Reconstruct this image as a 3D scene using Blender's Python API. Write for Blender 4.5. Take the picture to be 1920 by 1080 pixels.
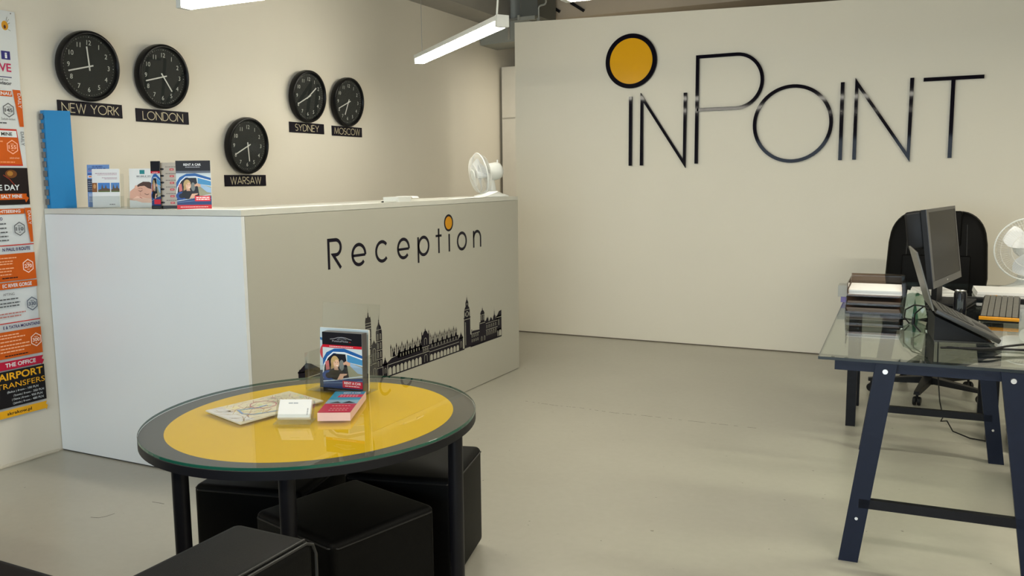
import bpy, bmesh, math, random
from mathutils import Vector, Matrix
random.seed(7)
C = bpy.context.scene
COL = C.collection
PI = math.pi
for o in list(bpy.data.objects): bpy.data.objects.remove(o)

# ------------------------------------------------------------------ camera, world, lights
XW, XC, YCL, YCR, HC, YP, XPE, HP = -4.0825, -2.7652, 2.875, 5.619, 1.2567, 7.003, -3.46, 2.70
cam_data = bpy.data.cameras.new('camera'); cam = bpy.data.objects.new('camera', cam_data); COL.objects.link(cam)
YAW, PITCH, ROLL, FPX = 0.4649, 0.1249, -0.0105, 1627.2
cam_data.sensor_width = 36.0; cam_data.lens = FPX / 1920 * 36.0; cam_data.clip_start = 0.02
fw = Vector((-math.sin(YAW) * math.cos(PITCH), math.cos(YAW) * math.cos(PITCH), -math.sin(PITCH)))
r0 = Vector((math.cos(YAW), math.sin(YAW), 0)); u0 = r0.cross(fw)
rr = math.cos(ROLL) * r0 + math.sin(ROLL) * u0; uu = -math.sin(ROLL) * r0 + math.cos(ROLL) * u0
cam.matrix_world = Matrix(((rr.x, uu.x, -fw.x, 0), (rr.y, uu.y, -fw.y, 0), (rr.z, uu.z, -fw.z, 1.38), (0, 0, 0, 1)))
C.camera = cam
vs = C.view_settings
vs.view_transform = 'Standard'; vs.look = 'None'; vs.gamma = 1.0; vs.use_curve_mapping = False; vs.exposure = 0.75

w = bpy.data.worlds.new('world'); C.world = w; w.use_nodes = True
w.node_tree.nodes['Background'].inputs[0].default_value = (0.75, 0.87, 1.0, 1)
w.node_tree.nodes['Background'].inputs[1].default_value = 1.0

def area(name, loc, rot, sx, sy, power, color):
    l = bpy.data.lights.new(name, 'AREA'); l.shape = 'RECTANGLE'; l.size = sx; l.size_y = sy
    l.energy = power; l.color = color
    o = bpy.data.objects.new(name, l); COL.objects.link(o); o.location = loc; o.rotation_euler = rot
    return o
# daylight through the shop window behind the camera
area('window_daylight', (-1.3, -1.75, 1.15), (PI / 2, 0, 0), 4.0, 1.7, 60, (0.72, 0.87, 1.0))
# unseen lamps added around the room for even light
for lx, ly in ((-1.2, -0.4), (1.5, 1.2), (1.4, 4.2)):
    area('unseen_fill', (lx, ly, 2.35), (0, 0, 0), 1.5, 0.08, 30, (1.0, 0.935, 0.78))

# unseen light added behind the sign wall to brighten clock wall and cupboard
area('hidden_fill', (-2.7, 7.42, 2.6), (0, 0, 0), 1.2, 0.1, 10, (1.0, 0.94, 0.79))

# ------------------------------------------------------------------ materials
MATS = {}
def mat(name, col, rough=0.5, metal=0.0, var=0.06, scale=9.0, bump=0.0, coat=0.0, spec=0.5):
    if name in MATS: return MATS[name]
    m = bpy.data.materials.new(name); m.use_nodes = True; nt = m.node_tree
    b = nt.nodes['Principled BSDF']
    b.inputs['Roughness'].default_value = rough; b.inputs['Metallic'].default_value = metal
    b.inputs['Specular IOR Level'].default_value = spec
    b.inputs['Coat Weight'].default_value = coat; b.inputs['Coat Roughness'].default_value = 0.03
    tc = nt.nodes.new('ShaderNodeTexCoord'); nz = nt.nodes.new('ShaderNodeTexNoise')
    nz.inputs['Scale'].default_value = scale; nz.inputs['Detail'].default_value = 4
    nt.links.new(tc.outputs['Object'], nz.inputs['Vector'])
    mx = nt.nodes.new('ShaderNodeMix'); mx.data_type = 'RGBA'
    mx.inputs[6].default_value = tuple(max(0, c * (1 - var)) for c in col) + (1,)
    mx.inputs[7].default_value = tuple(min(1, c * (1 + var)) for c in col) + (1,)
    nt.links.new(nz.outputs['Fac'], mx.inputs[0]); nt.links.new(mx.outputs[2], b.inputs['Base Color'])
    if bump:
        bp = nt.nodes.new('ShaderNodeBump'); bp.inputs['Strength'].default_value = bump; bp.inputs['Distance'].default_value = 0.002
        n2 = nt.nodes.new('ShaderNodeTexNoise'); n2.inputs['Scale'].default_value = scale * 22; n2.inputs['Detail'].default_value = 3
        nt.links.new(tc.outputs['Object'], n2.inputs['Vector'])
        nt.links.new(n2.outputs['Fac'], bp.inputs['Height']); nt.links.new(bp.outputs['Normal'], b.inputs['Normal'])
    MATS[name] = m
    return m

def glassy(name, tint, ior=1.5, rough=0.0, boost=1.0):
    if name in MATS: return MATS[name]
    m = bpy.data.materials.new(name); m.use_nodes = True; nt = m.node_tree
    for n in list(nt.nodes): nt.nodes.remove(n)
    out = nt.nodes.new('ShaderNodeOutputMaterial'); tr = nt.nodes.new('ShaderNodeBsdfTransparent')
    gl = nt.nodes.new('ShaderNodeBsdfGlossy'); mx = nt.nodes.new('ShaderNodeMixShader'); fr = nt.nodes.new('ShaderNodeFresnel')
    tr.inputs[0].default_value = tuple(tint) + (1,); gl.inputs['Roughness'].default_value = rough
    fr.inputs['IOR'].default_value = ior
    geo = nt.nodes.new('ShaderNodeNewGeometry')          # same reflection from the front and the back of the pane
    iv = nt.nodes.new('ShaderNodeMath'); iv.operation = 'MULTIPLY_ADD'
    iv.inputs[1].default_value = 1.0 / ior - ior; iv.inputs[2].default_value = ior
    iv2 = nt.nodes.new('ShaderNodeMath'); iv2.operation = 'MULTIPLY'; iv2.inputs[1].default_value = boost
    nt.links.new(geo.outputs['Backfacing'], iv.inputs[0])
    # the Fresnel node flips its IOR on back faces itself: undo that
    nt.links.new(iv.outputs[0], fr.inputs['IOR'])
    nt.links.new(fr.outputs[0], iv2.inputs[0]); nt.links.new(iv2.outputs[0], mx.inputs[0])
    nt.links.new(tr.outputs[0], mx.inputs[1]); nt.links.new(gl.outputs[0], mx.inputs[2]); nt.links.new(mx.outputs[0], out.inputs[0])
    MATS[name] = m
    return m

def emit(name, col, s):
    if name in MATS: return MATS[name]
    m = bpy.data.materials.new(name); m.use_nodes = True; nt = m.node_tree
    b = nt.nodes['Principled BSDF']; b.inputs['Base Color'].default_value = (.9, .9, .88, 1)
    b.inputs['Emission Color'].default_value = tuple(col) + (1,); b.inputs['Emission Strength'].default_value = s
    MATS[name] = m
    return m

def srgb(r, g, b):
    f = lambda c: (c / 255 / 12.92) if c / 255 <= 0.04045 else ((c / 255 + 0.055) / 1.055) ** 2.4
    return (f(r), f(g), f(b))
def ink(rgb, rough=0.4):
    return mat('ink_%d_%d_%d_%d' % (rgb + (int(rough * 100),)), srgb(*rgb), rough, 0, 0.03, 40, 0, 0, .2)

def floor_mat():
    m = bpy.data.materials.new('polished_concrete'); m.use_nodes = True; nt = m.node_tree; b = nt.nodes['Principled BSDF']
    tc = nt.nodes.new('ShaderNodeTexCoord')
    def noise(sc, det, dist=0.0):
        n = nt.nodes.new('ShaderNodeTexNoise'); n.inputs['Scale'].default_value = sc; n.inputs['Detail'].default_value = det
        n.inputs['Distortion'].default_value = dist
        nt.links.new(tc.outputs['Object'], n.inputs['Vector']); return n
    def ramp(src, p0, c0, p1, c1):
        r = nt.nodes.new('ShaderNodeValToRGB'); r.color_ramp.elements[0].position = p0; r.color_ramp.elements[1].position = p1
        r.color_ramp.elements[0].color = c0 + (1,); r.color_ramp.elements[1].color = c1 + (1,)
        nt.links.new(src, r.inputs[0]); return r
    def mult(a, b_, fac=1.0):
        x = nt.nodes.new('ShaderNodeMix'); x.data_type = 'RGBA'; x.blend_type = 'MULTIPLY'; x.inputs[0].default_value = fac
        nt.links.new(a, x.inputs[6]); nt.links.new(b_, x.inputs[7]); return x.outputs[2]
    big = ramp(noise(1.1, 3).outputs['Fac'], 0.2, (0.388, 0.37, 0.31), 0.8, (0.452, 0.436, 0.37))
    grain = ramp(noise(28, 5).outputs['Fac'], 0.25, (0.94, 0.94, 0.93), 0.75, (1, 1, 1))
    speck = ramp(noise(34, 2).outputs['Fac'], 0.225, (0.45, 0.42, 0.38), 0.26, (1, 1, 1))
    c = mult(mult(big.outputs[0], grain.outputs[0]), speck.outputs[0])
    nt.links.new(c, b.inputs['Base Color'])
    b.inputs['Roughness'].default_value = 0.29
    return m
M_FLOOR = floor_mat()
M_WALL = mat('painted_plaster', (0.74, 0.695, 0.60), 0.75, 0, 0.03, 2.0, 0.15)
M_WALL_IN = mat('painted_board', (0.75, 0.715, 0.615), 0.6, 0, 0.02, 1.5, 0.05)
M_CONC = mat('raw_concrete', (0.33, 0.315, 0.28), 0.85, 0, 0.15, 3.0, 0.4)
M_DUCT = mat('grey_sheet_metal', (0.32, 0.33, 0.30), 0.5, 0.3, 0.08, 4)
M_BLK = mat('black_metal', (0.006, 0.006, 0.008), 0.4, 0, 0.1, 20, 0, 0, 0.2)
M_LEA = mat('black_leather', (0.0022, 0.0022, 0.0022), 0.5, 0, 0.2, 25, 0.3, 0, 0.09)
M_LEAS = mat('leather_seam', (0.008, 0.008, 0.008), 0.5, 0, 0.1, 25)
M_TRES = mat('dark_blue_lacquered_steel', (0.008, 0.012, 0.027), 0.36, 0.0, 0.15, 30, 0.1, 0, 0.2)
M_GLASS = glassy('desk_glass', (0.90, 0.95, 0.90), 1.52, 0, 1.25)
M_TGLASS = glassy('clear_glass', (0.97, 0.985, 0.975), 1.5, 0, .82)
M_GEDGE = mat('green_glass_edge', (0.012, 0.085, 0.055), 0.15, 0, 0.2, 15)
M_ACR = glassy('clear_acrylic', (0.955, 0.965, 0.96))
M_LENS = glassy('clock_lens', (0.95, 0.95, 0.95), 1.4, 0, .45)
M_CHROME = mat('bright_steel', (0.7, 0.7, 0.7), 0.25, 1.0, 0.05, 20)
M_WPL = mat('white_plastic', (0.66, 0.68, 0.655), 0.35, 0, 0.02, 10)
M_WPAP = mat('white_paper', (0.85, 0.85, 0.83), 0.7, 0, 0.02, 30)
M_BPL = mat('black_plastic', (0.008, 0.008, 0.009), 0.45, 0, 0.1, 30, 0, 0, .25)
M_GPL = mat('grey_plastic', (0.04, 0.04, 0.037), 0.4, 0, 0.1, 30)

# ------------------------------------------------------------------ mesh helpers
class MB:
    def __init__(s): s.bm = bmesh.new(); s.mats = []
    def mi(s, m):
        if m is None: return 0
        if m not in s.mats: s.mats.append(m)
        return s.mats.index(m)
    def geo(s, verts, faces, m=None, T=None):
        k = s.mi(m); vv = [s.bm.verts.new((T @ Vector(v)) if T else v) for v in verts]
        for f in faces:
            try: s.bm.faces.new([vv[i] for i in f]).material_index = k
            except ValueError: pass
        return s
    def box(s, a, b, m=None, T=None):
        x0, y0, z0 = a; x1, y1, z1 = b
        v = [(x0, y0, z0), (x1, y0, z0), (x1, y1, z0), (x0, y1, z0), (x0, y0, z1), (x1, y0, z1), (x1, y1, z1), (x0, y1, z1)]
        return s.geo(v, [(3, 2, 1, 0), (4, 5, 6, 7), (0, 1, 5, 4), (1, 2, 6, 5), (2, 3, 7, 6), (3, 0, 4, 7)], m, T)
    def rbox(s, a, b, r, seg=3, m=None, T=None):
        t = bmesh.new(); bmesh.ops.create_cube(t, size=1.0)
        c = [(a[i] + b[i]) / 2 for i in range(3)]; d = [b[i] - a[i] for i in range(3)]
        for v in t.verts: v.co = Vector([v.co[i] * d[i] + c[i] for i in range(3)])
        bmesh.ops.bevel(t, geom=t.edges[:], offset=r, segments=seg, profile=0.5, affect='EDGES', clamp_overlap=True)
        return s.merge(t, m, T)
    def merge(s, t, m=None, T=None):
        t.verts.index_update(); s.geo([v.co.copy() for v in t.verts], [[v.index for v in f.verts] for f in t.faces], m, T); t.free(); return s
    def prism(s, poly, d0, d1, m=None, T=None):
        """poly in local xy, extruded along local z from d0 to d1"""
        n = len(poly)
        a = sum(poly[i][0] * poly[(i + 1) % n][1] - poly[(i + 1) % n][0] * poly[i][1] for i in range(n))
        if a < 0: poly = poly[::-1]
        v = [(p[0], p[1], d0) for p in poly] + [(p[0], p[1], d1) for p in poly]
        f = [list(range(n))[::-1], list(range(n, 2 * n))] + [(i, (i + 1) % n, n + (i + 1) % n, n + i) for i in range(n)]
        return s.geo(v, f, m, T)
    def lathe(s, prof, n=32, m=None, T=None):
        """prof: (radius, z) pairs, revolved about local z"""
        v = []; f = []; idx = []
        for (r, z) in prof:
            if r < 1e-6: idx.append([len(v)]); v.append((0, 0, z))
            else:
                idx.append(list(range(len(v), len(v) + n)))
                v += [(r * math.cos(2 * PI * i / n), r * math.sin(2 * PI * i / n), z) for i in range(n)]
        for A, B in zip(idx, idx[1:]):
            for i in range(n):
                a0, a1 = A[i % len(A)], A[(i + 1) % len(A)]; b0, b1 = B[i % len(B)], B[(i + 1) % len(B)]
                q = [a0, a1, b1, b0]; q = [x for j, x in enumerate(q) if x not in q[:j]]
                if len(q) > 2: f.append(q)
        return s.geo(v, f, m, T)
    def cyl(s, p, q, r, n=16, m=None, r2=None, T=None):
        p = Vector(p); q = Vector(q); d = q - p; L = d.length; r2 = r if r2 is None else r2
        R = Matrix.Translation(p) @ d.to_track_quat('Z', 'Y').to_matrix().to_4x4()
        return s.lathe([(0, 0), (r, 0), (r2, L), (0, L)], n, m, (T @ R) if T else R)
    def tube(s, pts, r, n=8, m=None, closed=False, T=None):
        pts = [Vector(p) for p in pts]; k = len(pts); v = []; f = []
        up = None
        for i, p in enumerate(pts):
            a = pts[(i - 1) % k] if (closed or i) else p; b = pts[(i + 1) % k] if (closed or i < k - 1) else p
            t = (b - a).normalized()
            if up is None: up = t.orthogonal().normalized()
            up = (up - t * up.dot(t)).normalized(); sd = t.cross(up)
            for j in range(n):
                an = 2 * PI * j / n; v.append(p + r * (math.cos(an) * up + math.sin(an) * sd))
        for i in range(k if closed else k - 1):
            for j in range(n):
                a = i * n + j; b = i * n + (j + 1) % n; c = ((i + 1) % k) * n
                f.append((a, b, c + (j + 1) % n, c + j))
        if not closed: f += [list(range(n))[::-1], list(range((k - 1) * n, k * n))]
        return s.geo(v, f, m, T)
    def ball(s, c, r, m=None, sc=(1, 1, 1), n=16, T=None):
        t = bmesh.new(); bmesh.ops.create_uvsphere(t, u_segments=n, v_segments=max(6, n // 2), radius=1)
        for v in t.verts: v.co = Vector([v.co[i] * r * sc[i] + c[i] for i in range(3)])
        return s.merge(t, m, T)
    def build(s, name, m=None, parent=None, smooth=False, loc=None):
        bmesh.ops.remove_doubles(s.bm, verts=s.bm.verts[:], dist=1e-6) if False else None
        bmesh.ops.recalc_face_normals(s.bm, faces=s.bm.faces[:])
        me = bpy.data.meshes.new(name); s.bm.to_mesh(me); s.bm.free()
        for x in (s.mats or [m or M_WPL]): me.materials.append(x)
        if smooth:
            for p in me.polygons: p.use_smooth = True
            me.set_sharp_from_angle(angle=math.radians(40))
        o = bpy.data.objects.new(name, me); COL.objects.link(o)
        if parent: o.parent = parent
        if loc: o.location = loc
        return o

def tag(o, label, cat, group=None):
    o['label'] = label; o['category'] = cat
    if group: o['group'] = group
    return o
def thing(name, label, cat, loc=(0, 0, 0), rz=0.0, group=None):
    o = bpy.data.objects.new(name, None); COL.objects.link(o); o.location = loc; o.rotation_euler = (0, 0, rz)
    o.empty_display_size = 0.05
    return tag(o, label, cat, group)
def struct(o): o['kind'] = 'structure'; return o
def frame(o, u, v):
    u = Vector(u).normalized(); v = Vector(v).normalized(); n = u.cross(v)
    return Matrix(((u.x, v.x, n.x, o[0]), (u.y, v.y, n.y, o[1]), (u.z, v.z, n.z, o[2]), (0, 0, 0, 1)))

def arc(cx, cy, rx, ry, a0, a1, n=20):
    return [(cx + rx * math.cos(math.radians(a0 + (a1 - a0) * i / n)), cy + ry * math.sin(math.radians(a0 + (a1 - a0) * i / n))) for i in range(n + 1)]
def ribbon(pts, wd, closed=False, square=False):
    """mitred stroke outline: list of convex quads in 2D"""
    P = []
    for q_ in pts:
        if not P or (Vector(q_) - P[-1]).length > 1e-5: P.append(Vector(q_))
    n = len(P); L = []; R = []
    for i in range(n):
        a = P[i - 1] if (i or closed) else None; b = P[(i + 1) % n] if (i < n - 1 or closed) else None
        d1 = (P[i] - a).normalized() if a is not None else None; d2 = (b - P[i]).normalized() if b is not None else None
        d1 = d1 if d1 is not None else d2; d2 = d2 if d2 is not None else d1
        n1 = Vector((-d1.y, d1.x)); n2 = Vector((-d2.y, d2.x)); mt = (n1 + n2)
        mt = mt.normalized() if mt.length > 1e-6 else n1
        k = wd / 2 / max(0.35, mt.dot(n1))
        L.append(P[i] + mt * k); R.append(P[i] - mt * k)
    q = []
    for i in range(n if closed else n - 1):
        j = (i + 1) % n; q.append([tuple(R[i]), tuple(R[j]), tuple(L[j]), tuple(L[i])])
    return q

_TX = {}
def textmesh(s, bold):
    if (s, bold) in _TX: return _TX[(s, bold)]
    cu = bpy.data.curves.new('t', 'FONT'); cu.body = s; cu.size = 1; cu.resolution_u = 3; cu.offset = 0.022 if bold else 0.0
    o = bpy.data.objects.new('t', cu); COL.objects.link(o)
    dg = bpy.context.evaluated_depsgraph_get(); me = o.evaluated_get(dg).to_mesh()
    v = [(p.co.x, p.co.y) for p in me.vertices]; f = [list(p.vertices) for p in me.polygons]
    o.evaluated_get(dg).to_mesh_clear(); bpy.data.objects.remove(o); bpy.data.curves.remove(cu)
    _TX[(s, bold)] = (v, f); return v, f
_hv = textmesh('H', False)[0]; CAP = max(p[1] for p in _hv) - min(p[1] for p in _hv)

class Print(MB):
    """flat printed matter: coloured layers on a plane, local x right, y up, z out"""
    def __init__(s, T=None, step=0.0003, z=0.0003, rough=0.4): super().__init__(); s.T = T; s.z = z; s.step = step; s.rough = rough
    def _m(s, c): return c if not isinstance(c, tuple) else ink(c, s.rough)
    def nxt(s): s.z += s.step
    def poly(s, pts, c):
        s.geo([(p[0], p[1], s.z) for p in pts], [list(range(len(pts)))], s._m(c), s.T); s.nxt(); return s
    def rect(s, x0, y0, x1, y1, c): return s.poly([(x0, y0), (x1, y0), (x1, y1), (x0, y1)], c)
    def ell(s, cx, cy, rx, ry, c, n=28): return s.poly(arc(cx, cy, rx, ry, 0, 360, n)[:-1], c)
    def line(s, pts, wd, c, closed=False):
        for q in ribbon(pts, wd, closed): s.geo([(p[0], p[1], s.z) for p in q], [(0, 1, 2, 3)], s._m(c), s.T)
        s.nxt(); return s
    def text(s, t, x, y, cap, c, align='l', width=None, bold=False, rot=0.0):
        v, f = textmesh(t, bold); x0 = min(p[0] for p in v); x1 = max(p[0] for p in v); k = cap / CAP
        kx = k if width is None else width / (x1 - x0)
        off = {'l': -x0, 'r': -x1, 'c': -(x0 + x1) / 2}[align]; cr, sr = math.cos(rot), math.sin(rot)
        vv = []
        for p in v:
            a = (p[0] + off) * kx; b = p[1] * k; vv.append((x + a * cr - b * sr, y + a * sr + b * cr, s.z))
        s.geo(vv, f, s._m(c), s.T); s.nxt(); return s
    def bars(s, x0, x1, y, hgt, c, n=1, gap=0.0):
        """lines of print too small to read"""
        for i in range(n):
            x = x0
            while x < x1 - 1e-4:
                wdt = min(x1 - x, hgt * random.uniform(1.5, 4)); s.geo([(x, y - i * gap, s.z), (x + wdt, y - i * gap, s.z), (x + wdt, y - i * gap + hgt, s.z), (x, y - i * gap + hgt, s.z)], [(0, 1, 2, 3)], s._m(c), s.T)
                x += wdt + hgt * 0.5
        s.nxt(); return s
# ------------------------------------------------------------------ room shell
XR, YF, YB, ZC = 3.0, -2.0, 8.6, 3.35
struct(MB().box((XW - .3, YF - .3, -.15), (XR + .3, YB + .3, 0)).build('floor', M_FLOOR))
struct(MB().box((XW - .3, YF - .3, ZC), (XR + .3, YB + .3, ZC + .15)).build('ceiling', M_CONC))
struct(MB().box((XW - .2, YF - .2, 0), (XW, YB + .2, ZC)).build('wall_left', M_WALL))
struct(MB().box((XR, YF - .2, 0), (XR + .2, YB + .2, ZC)).build('wall_right', M_WALL))
struct(MB().box((XW, YB, 0), (XR, YB + .2, ZC)).build('wall_far', M_CONC))
# partition that carries the big sign: its top edge drops a little to the right
pm = MB()
pts = [(XPE, 2.735), (XPE + 2.54, 2.665), (XR, 2.60), (XR, 0), (XPE, 0)]
pm.prism([(p[0], p[1]) for p in pts], 0, -.12, None, frame((0, YP, 0), (1, 0, 0), (0, 0, 1)))
struct(pm.build('wall_back', M_WALL_IN))
struct(MB().box((XPE, YP - .006, 0), (XR, YP - .0005, .008)).build('trim_3', mat('dark_joint', (.12, .10, .075), .8, 0, .3, 12)))
# front wall with a wide shop window (behind the camera)
fwm = MB()
WX0, WX1, WZ0, WZ1 = -3.95, 0.75, 0.25, 2.05
fwm.box((XW, YF - .2, 0), (XR, YF, WZ0)).box((XW, YF - .2, WZ1), (XR, YF, ZC)).box((XW, YF - .2, WZ0), (WX0, YF, WZ1)).box((WX1, YF - .2, WZ0), (XR, YF, WZ1))
struct(fwm.build('wall_front', M_WALL))
wn = bpy.data.objects.new('window_1', None); COL.objects.link(wn); wn['kind'] = 'structure'; wn.location = (WX0, YF - .1, WZ0)
wf = MB(); W_, H_ = WX1 - WX0, WZ1 - WZ0
for a, b in (((0, -.03, 0), (W_, .03, .06)), ((0, -.03, H_ - .06), (W_, .03, H_)), ((0, -.03, .06), (.06, .03, H_ - .06)), ((W_ - .06, -.03, .06), (W_, .03, H_ - .06)), ((W_ / 3 - .03, -.03, .06), (W_ / 3 + .03, .03, H_ - .06)), ((2 * W_ / 3 - .03, -.03, .06), (2 * W_ / 3 + .03, .03, H_ - .06))): wf.box(a, b)
wf.build('window_frame', M_BLK, wn); MB().box((.06, -.004, .06), (W_ - .06, .004, H_ - .06)).build('window_pane', M_TGLASS, wn)
# scuffs on the floor, caulk bead along the left wall
fl = bpy.data.objects['floor']; M_SC = mat('scuff', (.09, .08, .065), .6)
for pts in ([(-3.134, 2.311), (-3.098, 2.321), (-3.083, 2.347), (-3.077, 2.382)], [(-3.043, 2.545), (-3.005, 2.549), (-2.974, 2.55)]):
    q = Print(None, z=.0004); q.line(pts, .004, M_SC); q.build('scuff_mark', M_SC, fl)
q = Print(None, z=.0004); rs_1 = random.Random(8)
JN = [(-2.309, 4.773), (-2.1, 4.754), (-1.928, 4.763), (-1.715, 4.741), (-1.54, 4.756), (-1.24, 4.757), (-0.884, 4.767)]
for (xa, ya), (xb, yb) in zip(JN, JN[1:]):
    u = 0
    while u < .95:
        e = min(1, u + rs_1.uniform(.05, .22)); q.line([(xa + (xb - xa) * u, ya + (yb - ya) * u), (xa + (xb - xa) * e, ya + (yb - ya) * e)], .0045, M_SC); q.z = .0004; u = e + rs_1.uniform(.02, .16)
q.build('joint_line', M_SC, fl)
cb_ = MB(); rs_0 = random.Random(3); cb_.tube([(XW + .006 + rs_0.uniform(-.002, .003), .4 + k * .07, .006 + rs_0.uniform(-.002, .002)) for k in range(36)], .009, 8)
struct(cb_.build('trim_4', mat('caulk', (.58, .53, .43), .7, 0, .1, 20), None, True))
# concrete beams, far end
struct(MB().box((XW, YF, 2.86), (XW + .30, YB, ZC)).build('trim_1', M_CONC))
struct(MB().box((XW + .30, 7.62, 2.85), (XR, 8.05, ZC)).build('trim_2', mat('brown_concrete', (.36, .31, .25), .85, 0, .12, 3, .3)))
# tall white cupboard behind the partition's free edge
cb = thing('tall_cupboard', 'tall white two-door cupboard showing between clock wall and sign wall', 'cupboard', (-4.055, 7.88, 0))
MB().box((0, .022, 0), (1.2, .58, 2.49)).build('body', mat('cupboard_white', (.72, .68, .6), .5), cb)
MB().box((.012, 0, .08), (1.19, .02, 1.975)).build('door', MATS['cupboard_white'], cb)
MB().box((.012, 0, 1.99), (1.19, .02, 2.48)).build('door', MATS['cupboard_white'], cb)
# duct work
dt = thing('air_duct', 'grey square ceiling duct box in the corner above the white cupboard', 'duct', (-4.07, 7.5, 2.62))
MB().prism([(0, .03), (0, .24), (.55, .24), (.55, .05)], 0, -.34, None, frame((0, 0, 0), (1, 0, 0), (0, 0, 1))).build('duct_box', M_DUCT, dt)
MB().box((.0, -.02, .23), (.57, .36, .25)).build('flange', mat('duct_flange', (.2, .2, .18), .5), dt)
MB().box((.30, -.015, .06), (.32, .0, .23)).build('bracket', M_CHROME, dt)
MB().cyl((.28, .17, .25), (.28, .17, .73), .1, 20).build('pipe', M_DUCT, dt, True)
d2 = thing('ventilation_duct', 'dark grey square duct dropping from the ceiling above the sign wall corner', 'duct', (-3.485, 7.17, 2.81))
MB().box((0, 0, 0), (.17, .40, .54)).build('duct_body', mat('dark_duct', (.10, .105, .095), .55), d2)
MB().box((.010, -.03, -.035), (.155, -.001, -.003)).build('rail', M_DUCT, d2)
MB().box((-.012, -.034, -.03), (.009, .03, .012)).build('bracket', M_DUCT, d2)
cn = thing('conduit', 'thin grey cable conduit bent along the ceiling behind the sign wall', 'conduit', (-3.30, 7.16, 2.70))
MB().tube([(0, 0, 0), (0, 0, .17), (.006, 0, .183), (.02, 0, .19), (.05, 0, .193), (.064, 0, .20), (.07, 0, .213), (.07, 0, .649)], .008, 8).build('conduit_pipe', M_DUCT, cn, True)
MB().box((-.014, -.012, .06), (.014, .012, .085)).build('clip', M_DUCT, cn)
for k, (x, z, lab) in enumerate(((-3.43, 2.985, 'dark bar for a shadow on the beam above the sign wall, nearer the duct'), (-3.19, 2.97, 'dark bar for a shadow on the beam above the sign wall, under the lamp end'))):
    o = MB().prism([(0, 0), (.13, -.085), (.145, -.065), (.02, .02)], 0.001, .02, None, frame((0, 0, 0), (1, 0, 0), (0, 0, 1))).build('beam_shadow', M_BLK); o.location = (x, 7.62, z); tag(o, lab, 'beam_shadow', 'dark bars for shadows on the concrete beam')  # black bars modelled in place of the diagonal shadows on the beam
# ------------------------------------------------------------------ lettering on the back wall
K_LET = mat('black_gloss_acrylic', (0.005, 0.004, 0.009), 0.05, 0, 0.1, 10, 0, 0, 0.10)
K_YEL = mat('yellow_gloss_acrylic', srgb(232, 170, 10), 0.12, 0, 0.03, 6)
sg = thing('wall_sign', 'large INPOINT lettering in thin black strokes with yellow dot on the back wall', 'sign', (0, YP, 0))
TS = frame((0, 0, 0), (1, 0, 0), (0, 0, 1))
def letter(strokes, wd=0.026, name='letter'):
    b = MB()
    for pts, closed in strokes:
        for q in ribbon(pts, wd, closed): b.prism(q, 0.0005, .022, None, TS)
    return b.build(name, K_LET, sg)
letter([([(-2.388, 2.045), (-2.388, 1.48)], 0)])
letter([([(-2.291, 1.481), (-2.291, 2.035), (-1.930, 1.49), (-1.928, 2.053)], 0)])
letter([([(-1.832, 1.488), (-1.832, 2.326), (-1.525, 2.326)] + arc(-1.525, 2.12, .2, .206, 90, -90, 24) + [(-1.832, 1.914)], 0)])
letter([(arc(-1.094, 1.777, .282, .282, 0, 360, 64)[:-1], 1)])
letter([([(-.740, 2.067), (-.740, 1.495)], 0)])
letter([([(-.642, 1.497), (-.642, 2.058), (-.275, 1.508), (-.271, 2.071)], 0)])
tb = [([(-.197, 2.053), (.185, 2.053)], 0), ([(-.006, 2.04), (-.006, 1.497)], 0)]
letter(tb)
b = MB()
for q in ribbon(arc(-2.387, 2.332, .202, .202, 0, 360, 64)[:-1], .036, True): b.prism(q, .0005, .022, None, TS)
b.build('dot_rim', K_LET, sg)
b = MB(); b.prism(arc(-2.387, 2.332, .184, .184, 0, 360, 64)[:-1], .0005, .018, None, TS)
d = b.build('dot_disc', K_YEL, sg); d['label'] = 'yellow disc of the letter dot'

# ------------------------------------------------------------------ thin stroke capitals for the city signs
def G(ch):
    A = arc
    return {
     'N': (.78, [[(0, 0), (0, 1), (.78, 0), (.78, 1)]]), 'E': (.52, [[(.52, 0), (0, 0), (0, 1), (.52, 1)], [(0, .52), (.46, .52)]]),
     'W': (1.1, [[(0, 1), (.28, 0), (.55, 1), (.82, 0), (1.1, 1)]]), 'Y': (.72, [[(0, 1), (.36, .46), (.72, 1)], [(.36, .46), (.36, 0)]]),
     'O': (1.0, [A(.5, .5, .5, .5, 0, 360, 30)]), 'R': (.56, [[(0, 0), (0, 1), (.28, 1)] + A(.28, .74, .26, .26, 90, -90, 12) + [(0, .48)], [(.26, .48), (.56, 0)]]),
     'K': (.62, [[(0, 0), (0, 1)], [(.58, 1), (.02, .42)], [(.18, .58), (.62, 0)]]), 'L': (.46, [[(0, 1), (0, 0), (.46, 0)]]),
     'D': (.74, [[(0, 0), (0, 1), (.24, 1)] + A(.24, .5, .5, .5, 90, -90, 20) + [(0, 0)]]),
     'S': (.5, [A(.25, .75, .23, .25, 35, 270, 16)[:-1] + A(.25, .25, .25, .25, 90, -145, 16)]),
     'M': (.96, [[(0, 0), (.1, 1), (.48, .1), (.86, 1), (.96, 0)]]), 'C': (.86, [A(.5, .5, .5, .5, 45, 315, 26)]),
     'A': (.84, [[(0, 0), (.42, 1), (.84, 0)], [(.14, .3), (.7, .3)]]), ' ': (.28, [])}[ch]
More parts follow.
